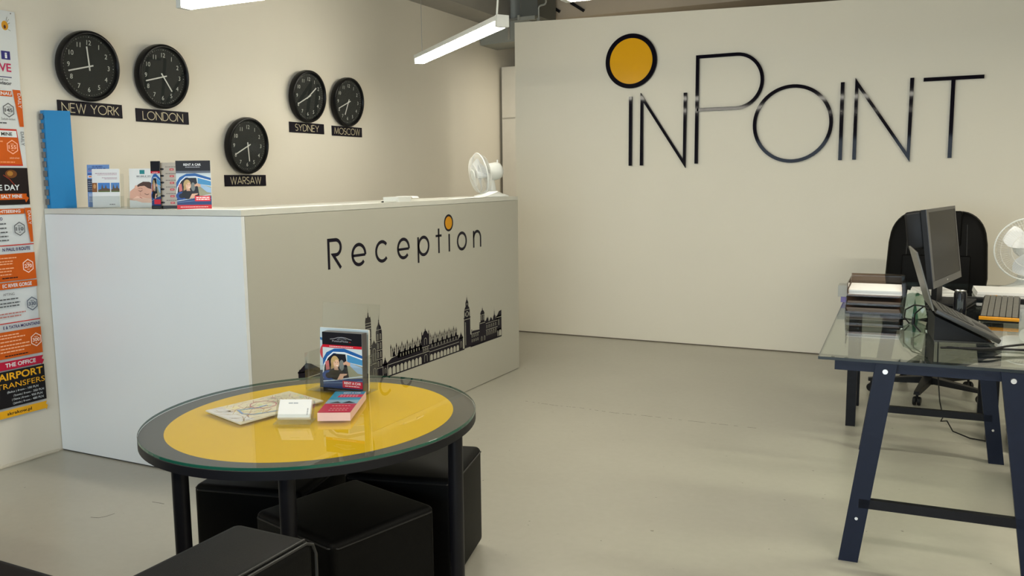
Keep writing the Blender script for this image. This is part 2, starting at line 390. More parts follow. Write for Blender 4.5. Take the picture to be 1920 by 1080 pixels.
def city_sign(txt, y0, y1, z0, z1, fx, label):
    t = thing('city_sign', label, 'sign', (XW, y0, z0), 0, 'city name plates under the wall clocks')
    W, H = y1 - y0, z1 - z0
    MB().box((0.0005, 0, 0), (.006, W, H)).build('plate', mat('sign_black', (.007, .005, .011), .45, 0, .05, 9, 0, 0, .15), t)
    tot = sum(G(c)[0] for c in txt) + .16 * (len(txt) - 1); h = H * .62
    kx = W * fx / tot; x = W * (1 - fx) / 2
    for c in txt:
        p = Print(frame((.006, 0, 0), (0, 1, 0), (0, 0, 1)))
        for st in G(c)[1]: p.line([(x + a * kx, H * .19 + b_ * h) for a, b_ in st], .0042, (205, 195, 165)); p.z -= p.step
        if c != ' ': p.build('letter', None, t)
        x += (G(c)[0] + .16) * kx
    return t
city_sign('NEW YORK', 2.992, 3.380, 1.732, 1.805, .88, 'black name plate reading NEW YORK, partly behind the blue ring binder')
city_sign('LONDON', 3.471, 3.848, 1.722, 1.795, .76, 'black name plate reading LONDON on the clock wall')
city_sign('WARSAW', 4.115, 4.484, 1.353, 1.424, .74, 'black name plate reading WARSAW, the lowest of the plates')
city_sign('SYDNEY', 4.740, 5.112, 1.717, 1.788, .68, 'black name plate reading SYDNEY on the clock wall')
city_sign('MOSCOW', 5.204, 5.570, 1.712, 1.784, .84, 'black name plate reading MOSCOW, farthest along the clock wall')

# ------------------------------------------------------------------ clocks
M_CASE = mat('clock_case_black', (.004, .004, .0045), .3, 0, .1, 20, 0, 0, .2); M_DIAL = mat('clock_dial', (.016, .019, .018), .6, 0, .02, 5, 0, 0, .2)
def wall_clock(cy, cz, hh, mm, label):
    t = thing('wall_clock', label, 'clock', (XW + .016, cy, cz), 0, 'round black world clocks'); t.rotation_euler = (0, math.radians(5), 0)   # hangs from its top, leaning out a little
    T = frame((0, 0, 0), (0, 1, 0), (0, 0, 1)); R = .180
    MB().lathe([(R - .012, .0005), (R - .003, .003), (R, .012), (R, .036), (R - .003, .045), (R - .010, .049), (R - .017, .048), (R - .021, .042), (R - .022, .026), (R - .04, .024), (0, .024)], 64, None, T).build('case', M_CASE, t, True)
    MB().lathe([(0, .0245), (R - .0225, .0245), (R - .0225, .028), (0, .028)], 48, None, T).build('dial', M_DIAL, t)
    p = Print(T, z=.0286)
    for k in range(1, 13):
        a = PI / 2 - k * PI / 6; q = Print(T, z=.0286); q.text(str(k), .119 * math.cos(a), .119 * math.sin(a) - .0118, .0236, (214, 216, 208), 'c'); q.build('numeral', None, t)
    p = Print(T, z=.0286)
    for k in range(60):
        a = k * PI / 30; r = .0026 if k % 5 == 0 else .0014; p.ell(.148 * math.cos(a), .148 * math.sin(a), r, r, (190, 192, 185), 8); p.z -= p.step
    p.build('minute_track', None, t)
    for nm, ang, ln, wd, z in (('hour_hand', (hh + mm / 60) * PI / 6, .100, .0078, .031), ('minute_hand', mm * PI / 30, .128, .0070, .034)):
        dx, dy = math.sin(ang), math.cos(ang); b = MB()
        for q in ribbon([(-dx * .022, -dy * .022), (dx * ln, dy * ln)], wd): b.prism(q, z, z + .0012, None, T)
        b.build(nm, mat('hand_white', (.72, .72, .68), .4), t)
    MB().lathe([(0, .0285), (.005, .0285), (.005, .0365), (0, .0365)], 12, None, T).build('hub', MATS['hand_white'], t)
    MB().lathe([(0, .0385), (R - .0225, .0385), (R - .0225, .0395), (0, .0395)], 48, None, T).build('lens', M_LENS, t)
    return t
wall_clock(3.160, 1.988, 11, 42.5, 'round black wall clock above the NEW YORK plate')
wall_clock(3.640, 1.982, 4, 42.5, 'round black wall clock above the LONDON plate')
wall_clock(4.288, 1.612, 5, 40.5, 'round black wall clock above the WARSAW plate, hung lowest')
wall_clock(4.905, 1.970, 1, 40.5, 'round black wall clock above the SYDNEY plate')
wall_clock(5.357, 1.964, 6, 41, 'round black wall clock above the MOSCOW plate')
# ------------------------------------------------------------------ poster on the left wall
po = thing('wall_poster', 'tall white and orange tour price poster at the left edge of the clock wall', 'poster', (XW, 1.95, 0.237))
YO = 1.95; ZO = .237; PW = 2.797 - YO; PH = 2.204 - ZO
MB().box((.0005, 0, 0), (.008, PW, PH)).build('board', mat('poster_white', (.66, .69, .70), .45, 0, .02), po)
p = Print(frame((.008, -YO, -ZO), (0, 1, 0), (0, 0, 1)), step=.00012)
OR = (204, 90, 14); WH = (222, 228, 230); PU = (52, 30, 92); RD = (196, 52, 40); GR = (90, 92, 95); BK = (22, 18, 20); YE = (240, 176, 30); CR = (186, 24, 58)
L = 2.30
def hexa(y, z, num, c, bg=None, r=.029):
    pts = [(y + r * math.cos(math.radians(a)), z + r * 1.12 * math.sin(math.radians(a))) for a in range(30, 390, 60)]
    p.line(pts, .004, c, True); p.text(num, y, z - .0085, .017, c, 'c', .038, True)
    p.bars(y - .009, y + .009, z + .013, .003, c); p.bars(y - .006, y + .006, z - .018, .003, c)
p.ell(2.742, 2.134, .017, .022, (212, 150, 30)); p.ell(2.741, 2.128, .006, .009, (80, 40, 30))
for a, b_ in (((2.752, 2.150), (2.764, 2.166)), ((2.756, 2.142), (2.768, 2.15)), ((2.75, 2.156), (2.756, 2.176)), ((2.756, 2.118), (2.768, 2.112))): p.line([a, b_], .002, (90, 90, 60))
p.ell(2.775, 2.194, .003, .003, (90, 90, 90), 10)
p.rect(2.712, 1.974, 2.756, 2.014, (44, 42, 120)); p.text('i', 2.735, 1.981, .026, (235, 238, 240), 'c', .012, True)
p.text('VE', 2.756, 1.918, .037, (190, 40, 90), 'r', .060, True); p.rect(L, 1.889, 2.755, 1.893, (44, 42, 100))
p.text('ded on', 2.735, 1.874, .010, GR, 'r', .05); p.text('visor', 2.753, 1.855, .016, GR, 'r', .062, True)
p.poly([(L, 1.800), (2.751, 1.800), (2.747, 1.826), (L, 1.826)], OR); p.text('ENAU', 2.746, 1.806, .0145, WH, 'r', .064, True)
p.poly([(2.753, 1.834), (2.792, 1.834), (2.797, 1.80), (2.797, 1.658), (2.776, 1.658)], OR); p.text('DAILY', 2.777, 1.818, .016, WH, 'l', .07, False, -PI / 2)
hexa(2.726, 1.735, '145', GR); p.text('adult-ticket', 2.756, 1.688, .010, GR, 'r', .065); p.rect(2.6865, 1.686, 2.688, 1.700, GR); p.bars(L, 2.71, 1.67, .006, GR)
p.poly([(L, 1.469), (2.776, 1.469), (2.757, 1.645), (L, 1.645)], RD); p.poly([(L, 1.604), (2.757, 1.606), (2.754, 1.637), (L, 1.637)], WH); p.text('T MINE', 2.733, 1.613, .0155, BK, 'r', .078, True)
p.poly([(L, 1.476), (2.772, 1.476), (2.758, 1.604), (L, 1.604)], OR); hexa(2.729, 1.559, '155', (255, 190, 160)); p.text('adult-ticket', 2.76, 1.503, .008, (255, 205, 170), 'r', .05); p.bars(L, 2.735, 1.484, .005, (240, 160, 110)); p.bars(L, 2.682, 1.582, .006, (240, 160, 110))
p.text('DAILY', 2.776, 1.634, .016, GR, 'l', .068, False, -PI / 2)
p.rect(L, 1.281, 2.796, 1.459, (30, 20, 20)); p.ell(2.71, 1.43, .03, .02, (112, 66, 28)); p.ell(2.705, 1.432, .015, .012, (170, 120, 50)); p.line([(2.67, 1.425), (2.70, 1.405), (2.725, 1.375)], .004, (140, 50, 30))
p.text('E DAY', 2.748, 1.352, .025, WH, 'r', .105, True)
p.poly([(L, 1.305), (2.77, 1.306), (2.775, 1.29), (2.792, 1.312), (2.780, 1.322), (2.782, 1.334), (L, 1.337)], OR); p.text('SALT MINE', 2.757, 1.314, .0155, WH, 'r', .107, True)
p.rect(L, 1.236, 2.762, 1.262, OR); p.text('HTSEEING', 2.742, 1.243, .0135, WH, 'r', .106, True)
p.poly([(2.764, 1.264), (2.797, 1.264), (2.797, 1.095), (2.783, 1.095)], OR); p.text('DAILY', 2.779, 1.25, .015, WH, 'l', .068, False, -PI / 2)
p.text('O', 2.648, 1.208, .014, PU, 'r', .014, True)
for z in (1.188, 1.167, 1.147, 1.127, 1.108): p.bars(L, 2.66 + random.uniform(0, .02), z, .006, GR)
hexa(2.730, 1.163, '110', GR)
p.rect(L, 1.083, 2.797, 1.088, RD); p.text('N PAUL II ROUTE', 2.776, 1.058, .0155, PU, 'r', .142, True)
p.rect(L, .912, 2.797, 1.044, OR); hexa(2.758, .978, '270', (255, 225, 210))
for z, e in ((1.022, 2.70), (1.006, 2.68), (.994, 2.68), (.972, 2.685), (.958, 2.67), (.942, 2.67)): p.bars(L, e, z, .005, (250, 185, 140))
p.bars(2.62, 2.70, .925, .005, BK)
p.rect(L, .874, 2.797, .907, OR); p.text('EC RIVER GORGE', 2.768, .882, .0165, WH, 'r', .15, True)
p.text('AFTING', 2.675, .843, .012, GR, 'r', .058)
for z, e in ((.822, 2.695), (.803, 2.70), (.788, 2.695), (.752, 2.725), (.737, 2.70)): p.bars(L, e, z, .006, GR if z > .76 else (190, 120, 110))
hexa(2.762, .789, '330', (70, 80, 100))
p.rect(L, .706, 2.797, .711, RD); p.text('E & TATRA MOUNTAINS', 2.795, .681, .0145, PU, 'r', .192, True)
p.rect(L, .536, 2.797, .668, OR); hexa(2.767, .606, '300', (255, 225, 210))
for z, e in ((.648, 2.68), (.634, 2.71), (.616, 2.69), (.598, 2.73), (.582, 2.735), (.566, 2.70)): p.bars(L, e, z, .0055, (250, 190, 150))
p.bars(2.6, 2.72, .546, .005, BK)
p.poly([(L, .482), (2.782, .482), (2.786, .474), (2.80, .498), (2.788, .506), (2.797, .522), (L, .526)], CR); p.text('THE OFFICE', 2.755, .494, .019, WH, 'r', .158, True)
p.rect(L, .296, 2.797, .476, BK); p.text('AIRPORT', 2.788, .432, .033, YE, 'r', .232, True); p.text('TRANSFERS', 2.795, .390, .026, YE, 'r', .250)
for z, t, e in ((.367, '- 100 PLN', 2.757), (.346, '- 350 PLN', 2.786), (.327, '- 950 PLN', 2.776), (.308, '- 480 PLN', 2.781)):
    p.text(t, e, z, .0105, WH, 'r', .068)
for z, t, e in ((.367, 'from', 2.683), (.346, 'from', 2.713), (.327, 'from', 2.703), (.308, 'from', 2.708)): p.text(t, e, z, .0095, WH, 'r', .035)
for z, t, e in ((.367, '(Balice )', 2.642), (.346, '( Pyrzowice )', 2.672), (.327, '( Okęcie )', 2.663), (.308, '( Jasionka )', 2.667)): p.text(t, e, z, .0095, WH, 'r', .048)
p.poly([(L, .247), (2.787, .247), (2.792, .240), (2.80, .262), (2.79, .27), (2.796, .285), (L, .285)], YE); p.text('skrakow.pl', 2.713, .259, .0145, BK, 'r', .128, True)
p.build('poster_print', None, po)

# ------------------------------------------------------------------ reception counter
M_END = mat('white_laminate', (.74, .765, .775), .38, 0, .015, 3)
M_FRT = mat('warm_grey_laminate', (.46, .45, .385), .42, 0, .015, 3)
rc = thing('reception_counter', 'white L-shaped reception counter with Reception lettering and city skyline on its front', 'counter', (XC, YCL, 0))
DX = XW - XC + .004; DYC = YCR - YCL; ZT = HC - .026
MB().box((DX, 0.0, .007), (-.0005, .02, ZT - .002)).build('end_panel', M_END, rc)
MB().box((DX, .004, 0), (-.006, .018, .0065)).build('plinth', M_GPL, rc)
MB().box((-.02, .0215, .004), (0, DYC, ZT - .002)).build('front_panel', M_FRT, rc)
MB().box((DX, .0215, .004), (-.42, .38, ZT - .002)).box((-.42, .0215, .004), (-.0215, DYC - .002, ZT - .002)).build('carcass', M_END, rc)
MB().prism([(DX, 0), (0, 0), (0, DYC), (-.42, DYC), (-.42, .38), (DX, .38)], ZT, HC).build('countertop', mat('counter_top_laminate', (.62, .62, .56), .4), rc)
TF = frame((0, -YCL, 0), (0, 1, 0), (0, 0, 1))
INK = mat('vinyl_black', (.007, .005, .013), .45, 0, .05, 20, 0, 0, .15)
def glyph(*strokes):
    p = Print(TF, z=.0006, step=0.0)
    for pts, wd, closed in strokes: p.line(pts, wd, INK, closed)
    p.build('letter', INK, rc)
S_ = .0182
glyph(([(3.467, .938), (3.467, 1.084), (3.525, 1.084)] + arc(3.525, 1.046, .040, .038, 90, -90, 14) + [(3.502, 1.008), (3.562, .938)], S_, 0))
def ge(cx): glyph(([(cx - .056, .990), (cx + .056, .990)], .014, 0), (arc(cx, .9935, .056, .053, -4, 318, 30), S_, 0))
ge(3.717); glyph((arc(3.928, .9935, .056, .053, 42, 318, 28), S_, 0)); ge(4.138)
glyph(([(4.293, .897), (4.293, 1.048)], S_, 0), (arc(4.352, .9925, .055, .052, 0, 360, 30)[:-1], S_, True))
glyph(([(4.524, .936), (4.524, 1.086)], S_, 0), ([(4.488, 1.042), (4.558, 1.042)], .014, 0))
glyph(([(4.648, .936), (4.648, 1.046)], S_, 0)); glyph((arc(4.806, .991, .055, .052, 0, 360, 30)[:-1], S_, True))
glyph(([(4.961, .936), (4.961, 1.046)], S_, 0), (arc(5.008, .999, .046, .043, 175, 0, 16) + [(5.054, .936)], S_, 0))
p = Print(TF, z=.0005, step=.0002); p.ell(4.645, 1.1145, .055, .053, INK); p.ell(4.645, 1.1145, .042, .040, (204, 142, 8))
p.build('letter_dot', None, rc)['label'] = 'yellow dot with black rim over the letter i'
# skyline
p = Print(TF, z=.0005, step=0.0); B0 = .290; CR_ = mat('vinyl_gap', (.50, .49, .40), .45)
def blk(pts): p.poly(pts, INK)
def bx(y0, z0, y1, z1): p.rect(y0, z0, y1, z1, INK)
cut = []
def spire(y, z0, z1, wd):                                # a slender spire with a bulb
    blk([(y - wd, z0), (y + wd, z0), (y + wd * .35, z0 + (z1 - z0) * .35), (y + wd * .5, z0 + (z1 - z0) * .42), (y + wd * .12, z0 + (z1 - z0) * .55), (y, z1), (y - wd * .12, z0 + (z1 - z0) * .55), (y - wd * .5, z0 + (z1 - z0) * .42), (y - wd * .35, z0 + (z1 - z0) * .35)])
def arches(y0, y1, n, z0, z1, pier=.22):                 # arcade: black band with open arches
    s = (y1 - y0) / n
    for i in range(n):
        a = y0 + i * s; b_ = a + s; pw = s * pier / 2
        bx(a, z0, a + pw, z1); bx(b_ - pw, z0, b_, z1); c = (a + b_) / 2; r = s / 2 - pw; zs = z1 - r - .008
        top = arc(c, zs, r, r, 180, 90, 6); blk([(a + pw, z1)] + top + [(c, z1)]); top = arc(c, zs, r, r, 90, 0, 6); blk([(c, z1)] + top + [(b_ - pw, z1)])
def slit(y, z, w_, h_): cut.append(('a', y, z, w_, h_))
def hl(y0, y1, z, t=.003): cut.append(('r', y0, z, y1, z + t))
# small church, far left
blk([(3.204, B0), (3.204, .462), (3.330, .462), (3.389, .441), (3.42, B0)]); blk([(3.200, .466), (3.264, .500), (3.30, .490), (3.389, .442), (3.389, .44), (3.20, .46)]); spire(3.212, .46, .492, .005); spire(3.264, .495, .528, .004)
bx(3.42, B0, 3.56, .42); blk([(3.41, .42), (3.57, .42), (3.53, .455), (3.45, .455)]); bx(3.56, B0, 3.75, .40)
for k in range(9): slit(3.225 + k * .055, .335, .016, .05)
hl(3.205, 3.40, .425); hl(3.205, 3.74, .388)
# twin-towered church
bx(3.752, B0, 3.804, .63); blk([(3.752, .63), (3.804, .63), (3.798, .648), (3.758, .648)]); spire(3.758, .63, .668, .005); spire(3.798, .63, .668, .005); spire(3.779, .645, .700, .010)
for z in (.585, .60, .615): hl(3.753, 3.803, z, .0025)
for z in (.54, .49, .44, .39): slit(3.768, z, .008, .03); slit(3.788, z, .008, .03); hl(3.753, 3.803, z - .008, .0025)
bx(3.846, B0, 3.902, .556); blk([(3.846, .556), (3.902, .556), (3.893, .582), (3.880, .598), (3.868, .598), (3.855, .582)]); spire(3.874, .592, .650, .009)
for z in (.565,): hl(3.848, 3.900, z, .0025)
for z in (.51, .46, .41, .36): slit(3.862, z, .008, .032); slit(3.886, z, .008, .032); hl(3.847, 3.901, z - .009, .0025)
bx(3.804, B0, 3.846, .49); blk([(3.804, .49), (3.846, .49), (3.826, .515)]); spire(3.826, .50, .53, .006); slit(3.825, .40, .022, .07); slit(3.825, .31, .022, .05); hl(3.805, 3.845, .385)
# small turret
bx(3.906, B0, 3.946, .366); bx(3.900, .355, 3.952, .368); blk([(3.908, .368), (3.944, .368), (3.932, .386), (3.92, .386)]); spire(3.926, .38, .418, .010); slit(3.926, .31, .014, .03)
# cloth hall
arches(3.952, 4.304, 9, B0 + .002, .345); bx(3.95, .345, 4.306, .352); bx(3.952, .355, 4.306, .372)
blk([(3.958, .372), (4.306, .372), (4.306, .392), (4.06, .392), (3.99, .385)])
bx(4.05, .374, 4.306, .404)
for k in range(18):
    y = 3.985 + k * .0185; hgt = .455 if k % 3 == 0 else .437
    bx(y - .0035, .392, y + .0035, hgt); blk([(y - .006, hgt - .012), (y + .006, hgt - .012), (y, hgt + .012)])
    if k % 3 == 1: blk([(y - .008, .39), (y + .03, .39), (y + .011, .424)])
for k in range(8): slit(4.08 + k * .028, .378, .006, .016)
bx(4.304, B0, 4.390, .43); blk([(4.304, .43), (4.390, .43), (4.383, .462), (4.311, .462)]); blk([(4.318, .462), (4.376, .462), (4.360, .482), (4.334, .482)]); spire(4.347, .478, .512, .010)
for y in (4.308, 4.386): bx(y - .004, .43, y + .004, .478); spire(y, .474, .492, .004)
slit(4.347, .295, .03, .045); slit(4.347, .40, .026, .04); hl(4.306, 4.388, .352); hl(4.306, 4.388, .385); slit(4.325, .36, .01, .018); slit(4.347, .36, .01, .018); slit(4.369, .36, .01, .018)
arches(4.392, 4.748, 9, B0 + .002, .338); bx(4.39, .338, 4.75, .345); bx(4.39, .348, 4.75, .366); bx(4.39, .368, 4.74, .395)
for k in range(18):
    y = 4.402 + k * .0185; hgt = .445 if k % 3 else .458
    bx(y - .0035, .39, y + .0035, hgt - .01); blk([(y - .006, hgt - .02), (y + .006, hgt - .02), (y, hgt + .006)])
    if k % 3 == 1: blk([(y - .008, .385), (y + .03, .385), (y + .011, .42)])
for k in range(9): slit(4.42 + k * .036, .372, .006, .015)
bx(4.748, B0, 4.796, .372); bx(4.744, .362, 4.80, .374); blk([(4.75, .374), (4.794, .374), (4.78, .392), (4.764, .392)]); spire(4.772, .388, .418, .010); slit(4.772, .305, .016, .04)
# town hall tower
bx(4.816, B0, 4.896, .486); bx(4.812, .484, 4.900, .492); bx(4.820, .49, 4.892, .536); blk([(4.820, .536), (4.892, .536), (4.882, .556), (4.868, .566), (4.844, .566), (4.830, .556)]); bx(4.838, .564, 4.874, .586); blk([(4.836, .586), (4.876, .586), (4.864, .602), (4.848, .602)]); spire(4.856, .596, .642, .010); spire(4.824, .532, .556, .005); spire(4.888, .532, .556, .005)
cut.append(('o', 4.856, .512, .016, .016)); hl(4.818, 4.894, .476); hl(4.822, 4.890, .54, .0025); slit(4.833, .50, .005, .02); slit(4.88, .50, .005, .02); slit(4.832, .31, .004, .15); slit(4.856, .57, .008, .012)
# town houses and castle end
bx(4.896, B0, 5.02, .372); blk([(4.91, .372), (5.02, .372), (5.02, .384), (4.925, .39)]); bx(4.91, .372, 4.918, .40)
for k in range(4):
    for z in (.315, .345): slit(4.918 + k * .026, z, .008, .018)
hl(4.9, 5.02, .368); bx(5.02, B0, 5.11, .43); bx(5.036, .42, 5.092, .488); blk([(5.033, .486), (5.095, .486), (5.080, .505), (5.048, .505)]); spire(5.064, .50, .54, .012); slit(5.05, .44, .01, .03); slit(5.078, .44, .01, .03); hl(5.036, 5.092, .476, .0025); hl(5.022, 5.1, .42); slit(5.05, .30, .014, .03); slit(5.09, .30, .014, .03)
bx(5.11, B0, 5.28, .415); blk([(5.10, .415), (5.16, .415), (5.13, .452)]); blk([(5.15, .41), (5.22, .41), (5.185, .445)]); spire(5.143, .43, .468, .010); blk([(5.21, .41), (5.262, .41), (5.25, .448), (5.222, .448)]); spire(5.236, .446, .51, .008)
for k in range(5): slit(5.125 + k * .032, .375, .012, .022); slit(5.125 + k * .032, .325, .014, .03)
hl(5.11, 5.28, .362); hl(5.11, 5.28, .408, .0025)
bx(5.26, .40, 5.342, .44); blk([(5.25, .40), (5.342, .43), (5.342, .472), (5.305, .468), (5.275, .44)]); bx(5.28, .335, 5.342, .40); arches(5.25, 5.342, 2, B0 - .006, .345, .25); hl(5.27, 5.34, .425); slit(5.3, .37, .01, .04)
bx(3.95, B0 - .006, 4.816, B0 + .002); bx(4.896, B0 - .006, 5.342, B0 + .004)
p.z = .0009
for c_ in cut:
    if c_[0] == 'r': p.rect(c_[1], c_[2], c_[3], c_[4], CR_)
    elif c_[0] == 'o': p.line(arc(c_[1], c_[2], c_[3], c_[4], 0, 360, 18)[:-1], .004, CR_, True)
    else:
        _, y, z, w_, h_ = c_
        p.line([(y - w_ / 2, z), (y - w_ / 2, z + h_ - w_ / 2)] + arc(y, z + h_ - w_ / 2, w_ / 2, w_ / 2, 180, 0, 8) + [(y + w_ / 2, z)], .0026, CR_)
p.build('skyline_print', None, rc)['label'] = 'black city skyline print'
# ------------------------------------------------------------------ printed covers
def cover_car(p, w_, h_, head=True, boxtext=True):
    """woman at the wheel of a blue car taking the keys"""
    X = lambda a: a * w_; Y = lambda b_: b_ * h_
    def po_(pts, c): p.poly([(X(a), Y(b_)) for a, b_ in pts], c)
    def li(pts, t, c): p.line([(X(a), Y(b_)) for a, b_ in pts], t * w_, c)
    p.rect(0, 0, w_, h_, (196, 208, 214))
    po_([(0, .06), (1, .06), (1, .46), (.75, .38), (.35, .28), (0, .22)], (38, 62, 112))
    po_([(0, .55), (.1, .66), (.3, .73), (.55, .74), (1, .64), (1, .56), (.6, .66), (.36, .66), (.16, .56), (0, .4)], (34, 92, 160))
    po_([(.62, .65), (1, .57), (1, .48), (.62, .52)], (70, 140, 190)); po_([(.6, .52), (1, .46), (1, .27), (.66, .24)], (150, 148, 122))
    po_([(0, .26), (.03, .44), (.14, .57), (.28, .645), (.58, .645), (.66, .24), (.33, .205)], (24, 24, 34))
    li([(0, .3), (.03, .45), (.13, .58), (.27, .665), (.55, .67), (1, .58)], .028, (222, 230, 236)); li([(.0, .17), (.33, .205), (.66, .255), (1, .30)], .022, (190, 205, 220)); li([(0, .14), (.5, .17), (1, .22)], .010, (120, 150, 190))
    po_([(.06, .5), (.15, .53), (.17, .38), (.08, .36)], (196, 110, 110)); p.ell(X(.48), Y(.46), X(.06), Y(.09), (120, 124, 122))
    p.ell(X(.13), Y(.275), X(.15), Y(.085), (30, 70, 140)); p.ell(X(.15), Y(.275), X(.09), Y(.05), (16, 20, 34))
    p.ell(X(.31), Y(.505), X(.105), Y(.105), (186, 158, 108)); po_([(.22, .5), (.28, .5), (.27, .40), (.20, .38)], (176, 146, 98))
    po_([(.15, .34), (.25, .385), (.42, .375), (.47, .30), (.44, .215), (.3, .205), (.17, .25)], (16, 15, 20)); po_([(.28, .43), (.38, .42), (.4, .375), (.29, .375)], (202, 158, 132))
    p.ell(X(.345), Y(.485), X(.075), Y(.075), (222, 180, 152)); li([(.345, .452), (.37, .446), (.395, .456)], .014, (244, 236, 230)); li([(.31, .503), (.335, .505)], .010, (70, 50, 40)); li([(.37, .503), (.392, .503)], .010, (70, 50, 40)); po_([(.25, .56), (.30, .50), (.33, .55), (.42, .545), (.37, .595), (.3, .6)], (190, 162, 110))
    po_([(.36, .215), (.44, .315), (.52, .32), (.62, .325), (.6, .30), (.53, .285), (.5, .225)], (214, 170, 144)); po_([(.52, .50), (.60, .535), (.73, .50), (.72, .46), (.62, .46), (.60, .475), (.53, .465)], (206, 162, 136))
    po_([(.70, .51), (1, .44), (1, .33), (.88, .345), (.70, .455)], (150, 178, 206)); li([(.55, .465), (.56, .41), (.58, .40)], .012, (30, 30, 40))
    if head:
        p.rect(0, Y(.785), w_, h_, (16, 15, 22)); p.rect(0, Y(.745), w_, Y(.79), (190, 24, 44))
        p.bars(X(.18), X(.78), Y(.76), h_ * .012, (236, 200, 205))
    p.rect(0, 0, w_, Y(.07), (18, 17, 22)); p.bars(X(.12), X(.92), Y(.035), h_ * .008, (120, 120, 130))
    if boxtext:
        p.rect(X(.50), Y(.09), w_, Y(.205), (200, 26, 56)); p.text('RENT A CAR', X(.75), Y(.15), h_ * .038, (245, 238, 240), 'c', w_ * .42, True); p.bars(X(.56), X(.93), Y(.112), h_ * .016, (240, 210, 215))
def logo_car(p, w_, h_):
    p.line([(w_ * a, h_ * b_) for a, b_ in ((.2, .885), (.3, .895), (.40, .918), (.5, .925), (.6, .918), (.68, .9), (.75, .89))], w_ * .012, (150, 152, 160))
    p.line([(w_ * a, h_ * b_) for a, b_ in ((.38, .885), (.46, .912), (.56, .912), (.62, .888), (.38, .885))], w_ * .007, (130, 132, 140))
    p.text('PolskaFlota', w_ * .46, h_ * .845, h_ * .026, (165, 166, 172), 'c', w_ * .40); p.rect(w_ * .68, h_ * .846, w_ * .73, h_ * .852, (180, 30, 40))
def cover_spa(p, w_, h_):
    X = lambda a: a * w_; Y = lambda b_: b_ * h_
    def po_(pts, c): p.poly([(X(a), Y(b_)) for a, b_ in pts], c)
    p.rect(0, 0, w_, h_, (214, 216, 216)); p.rect(X(.42), Y(.86), X(.62), Y(.965), (40, 128, 134)); p.text('MOBILE SPA', X(.3), Y(.79), h_ * .03, (60, 66, 72), 'l', w_ * .62, True); p.bars(X(.3), X(.86), Y(.765), h_ * .01, (150, 150, 155))
    po_([(0, .2), (.02, .42), (.18, .50), (.3, .56), (.5, .62), (.8, .55), (1, .4), (1, .2), (.6, .17), (.3, .18)], (206, 160, 140))
    po_([(.2, .5), (.36, .60), (.55, .665), (.8, .66), (1, .58), (1, .42), (.9, .47), (.74, .5), (.6, .56), (.42, .55)], (74, 52, 44)); p.ell(X(.27), Y(.53), X(.06), Y(.045), (214, 168, 148))
    po_([(.1, .22), (.3, .30), (.62, .25), (1, .22), (1, .12), (.5, .13)], (226, 186, 168)); p.line([(X(.36), Y(.44)), (X(.44), Y(.415)), (X(.52), Y(.445))], X(.02), (50, 34, 30)); p.line([(X(.6), Y(.36)), (X(.7), Y(.33)), (X(.78), Y(.35))], X(.02), (50, 34, 30)); p.line([(X(.36), Y(.49)), (X(.46), Y(.50)), (X(.53), Y(.48))], X(.014), (90, 60, 50)); p.line([(X(.4), Y(.27)), (X(.5), Y(.245))], X(.026), (170, 90, 86)); p.line([(X(.44), Y(.40)), (X(.42), Y(.33)), (X(.48), Y(.32))], X(.012), (176, 122, 104))
def cover_rome(p, w_, h_):
    X = lambda a: a * w_; Y = lambda b_: b_ * h_
    p.rect(0, 0, w_, h_, (216, 218, 220)); p.bars(X(.12), X(.92), Y(.875), h_ * .016, (150, 110, 130)); p.bars(X(.2), X(.92), Y(.84), h_ * .012, (170, 120, 140)); p.bars(X(.36), X(.92), Y(.765), h_ * .012, (150, 110, 130)); p.bars(X(.46), X(.92), Y(.735), h_ * .012, (150, 110, 130))
    p.rect(X(.0), Y(.40), X(.18), Y(.64), (128, 80, 40)); p.ell(X(.09), Y(.55), X(.05), Y(.06), (186, 136, 86))
    for x0, x1, c in ((.21, .65, (66, 120, 190)), (.69, 1.0, (80, 126, 186))):
        p.rect(X(x0), Y(.40), X(x1), Y(.64), c); m = (x0 + x1) / 2
        p.poly([(X(x0), Y(.40)), (X(x1), Y(.40)), (X(x1), Y(.48)), (X(m + .1), Y(.5)), (X(m + .07), Y(.6)), (X(m + .03), Y(.5)), (X(m - .03), Y(.5)), (X(m - .07), Y(.61)), (X(m - .1), Y(.48)), (X(x0), Y(.46))], (92, 74, 56)); p.rect(X(x0), Y(.40), X(x1), Y(.43), (96, 108, 62))
    p.bars(X(.62), X(.82), Y(.07), h_ * .02, (90, 90, 100))
def cover_tour(p, w_, h_):
    X = lambda a: a * w_; Y = lambda b_: b_ * h_
    p.rect(0, 0, w_, h_, (104, 140, 196)); p.text('GUIDED', X(.46), Y(.935), h_ * .035, (40, 56, 110), 'c', w_ * .46, True); p.text('CITY TOUR', X(.46), Y(.875), h_ * .045, (40, 56, 110), 'c', w_ * .78, True); p.rect(X(.04), Y(.845), X(.9), Y(.855), (190, 80, 90))
    for x0 in (.03, .36, .68): p.rect(X(x0), Y(.76), X(x0 + .28), Y(.80), (48, 84, 160))
    p.rect(X(.03), Y(.69), X(.3), Y(.75), (226, 226, 230)); p.bars(X(.07), X(.2), Y(.705), h_ * .03, (210, 110, 40))
    p.rect(0, Y(.36), w_, Y(.66), (44, 54, 78)); p.bars(X(.03), X(.97), Y(.60), h_ * .02, (120, 130, 150), 5, h_ * .05); p.bars(X(.05), X(.9), Y(.30), h_ * .014, (220, 226, 236), 6, h_ * .035)
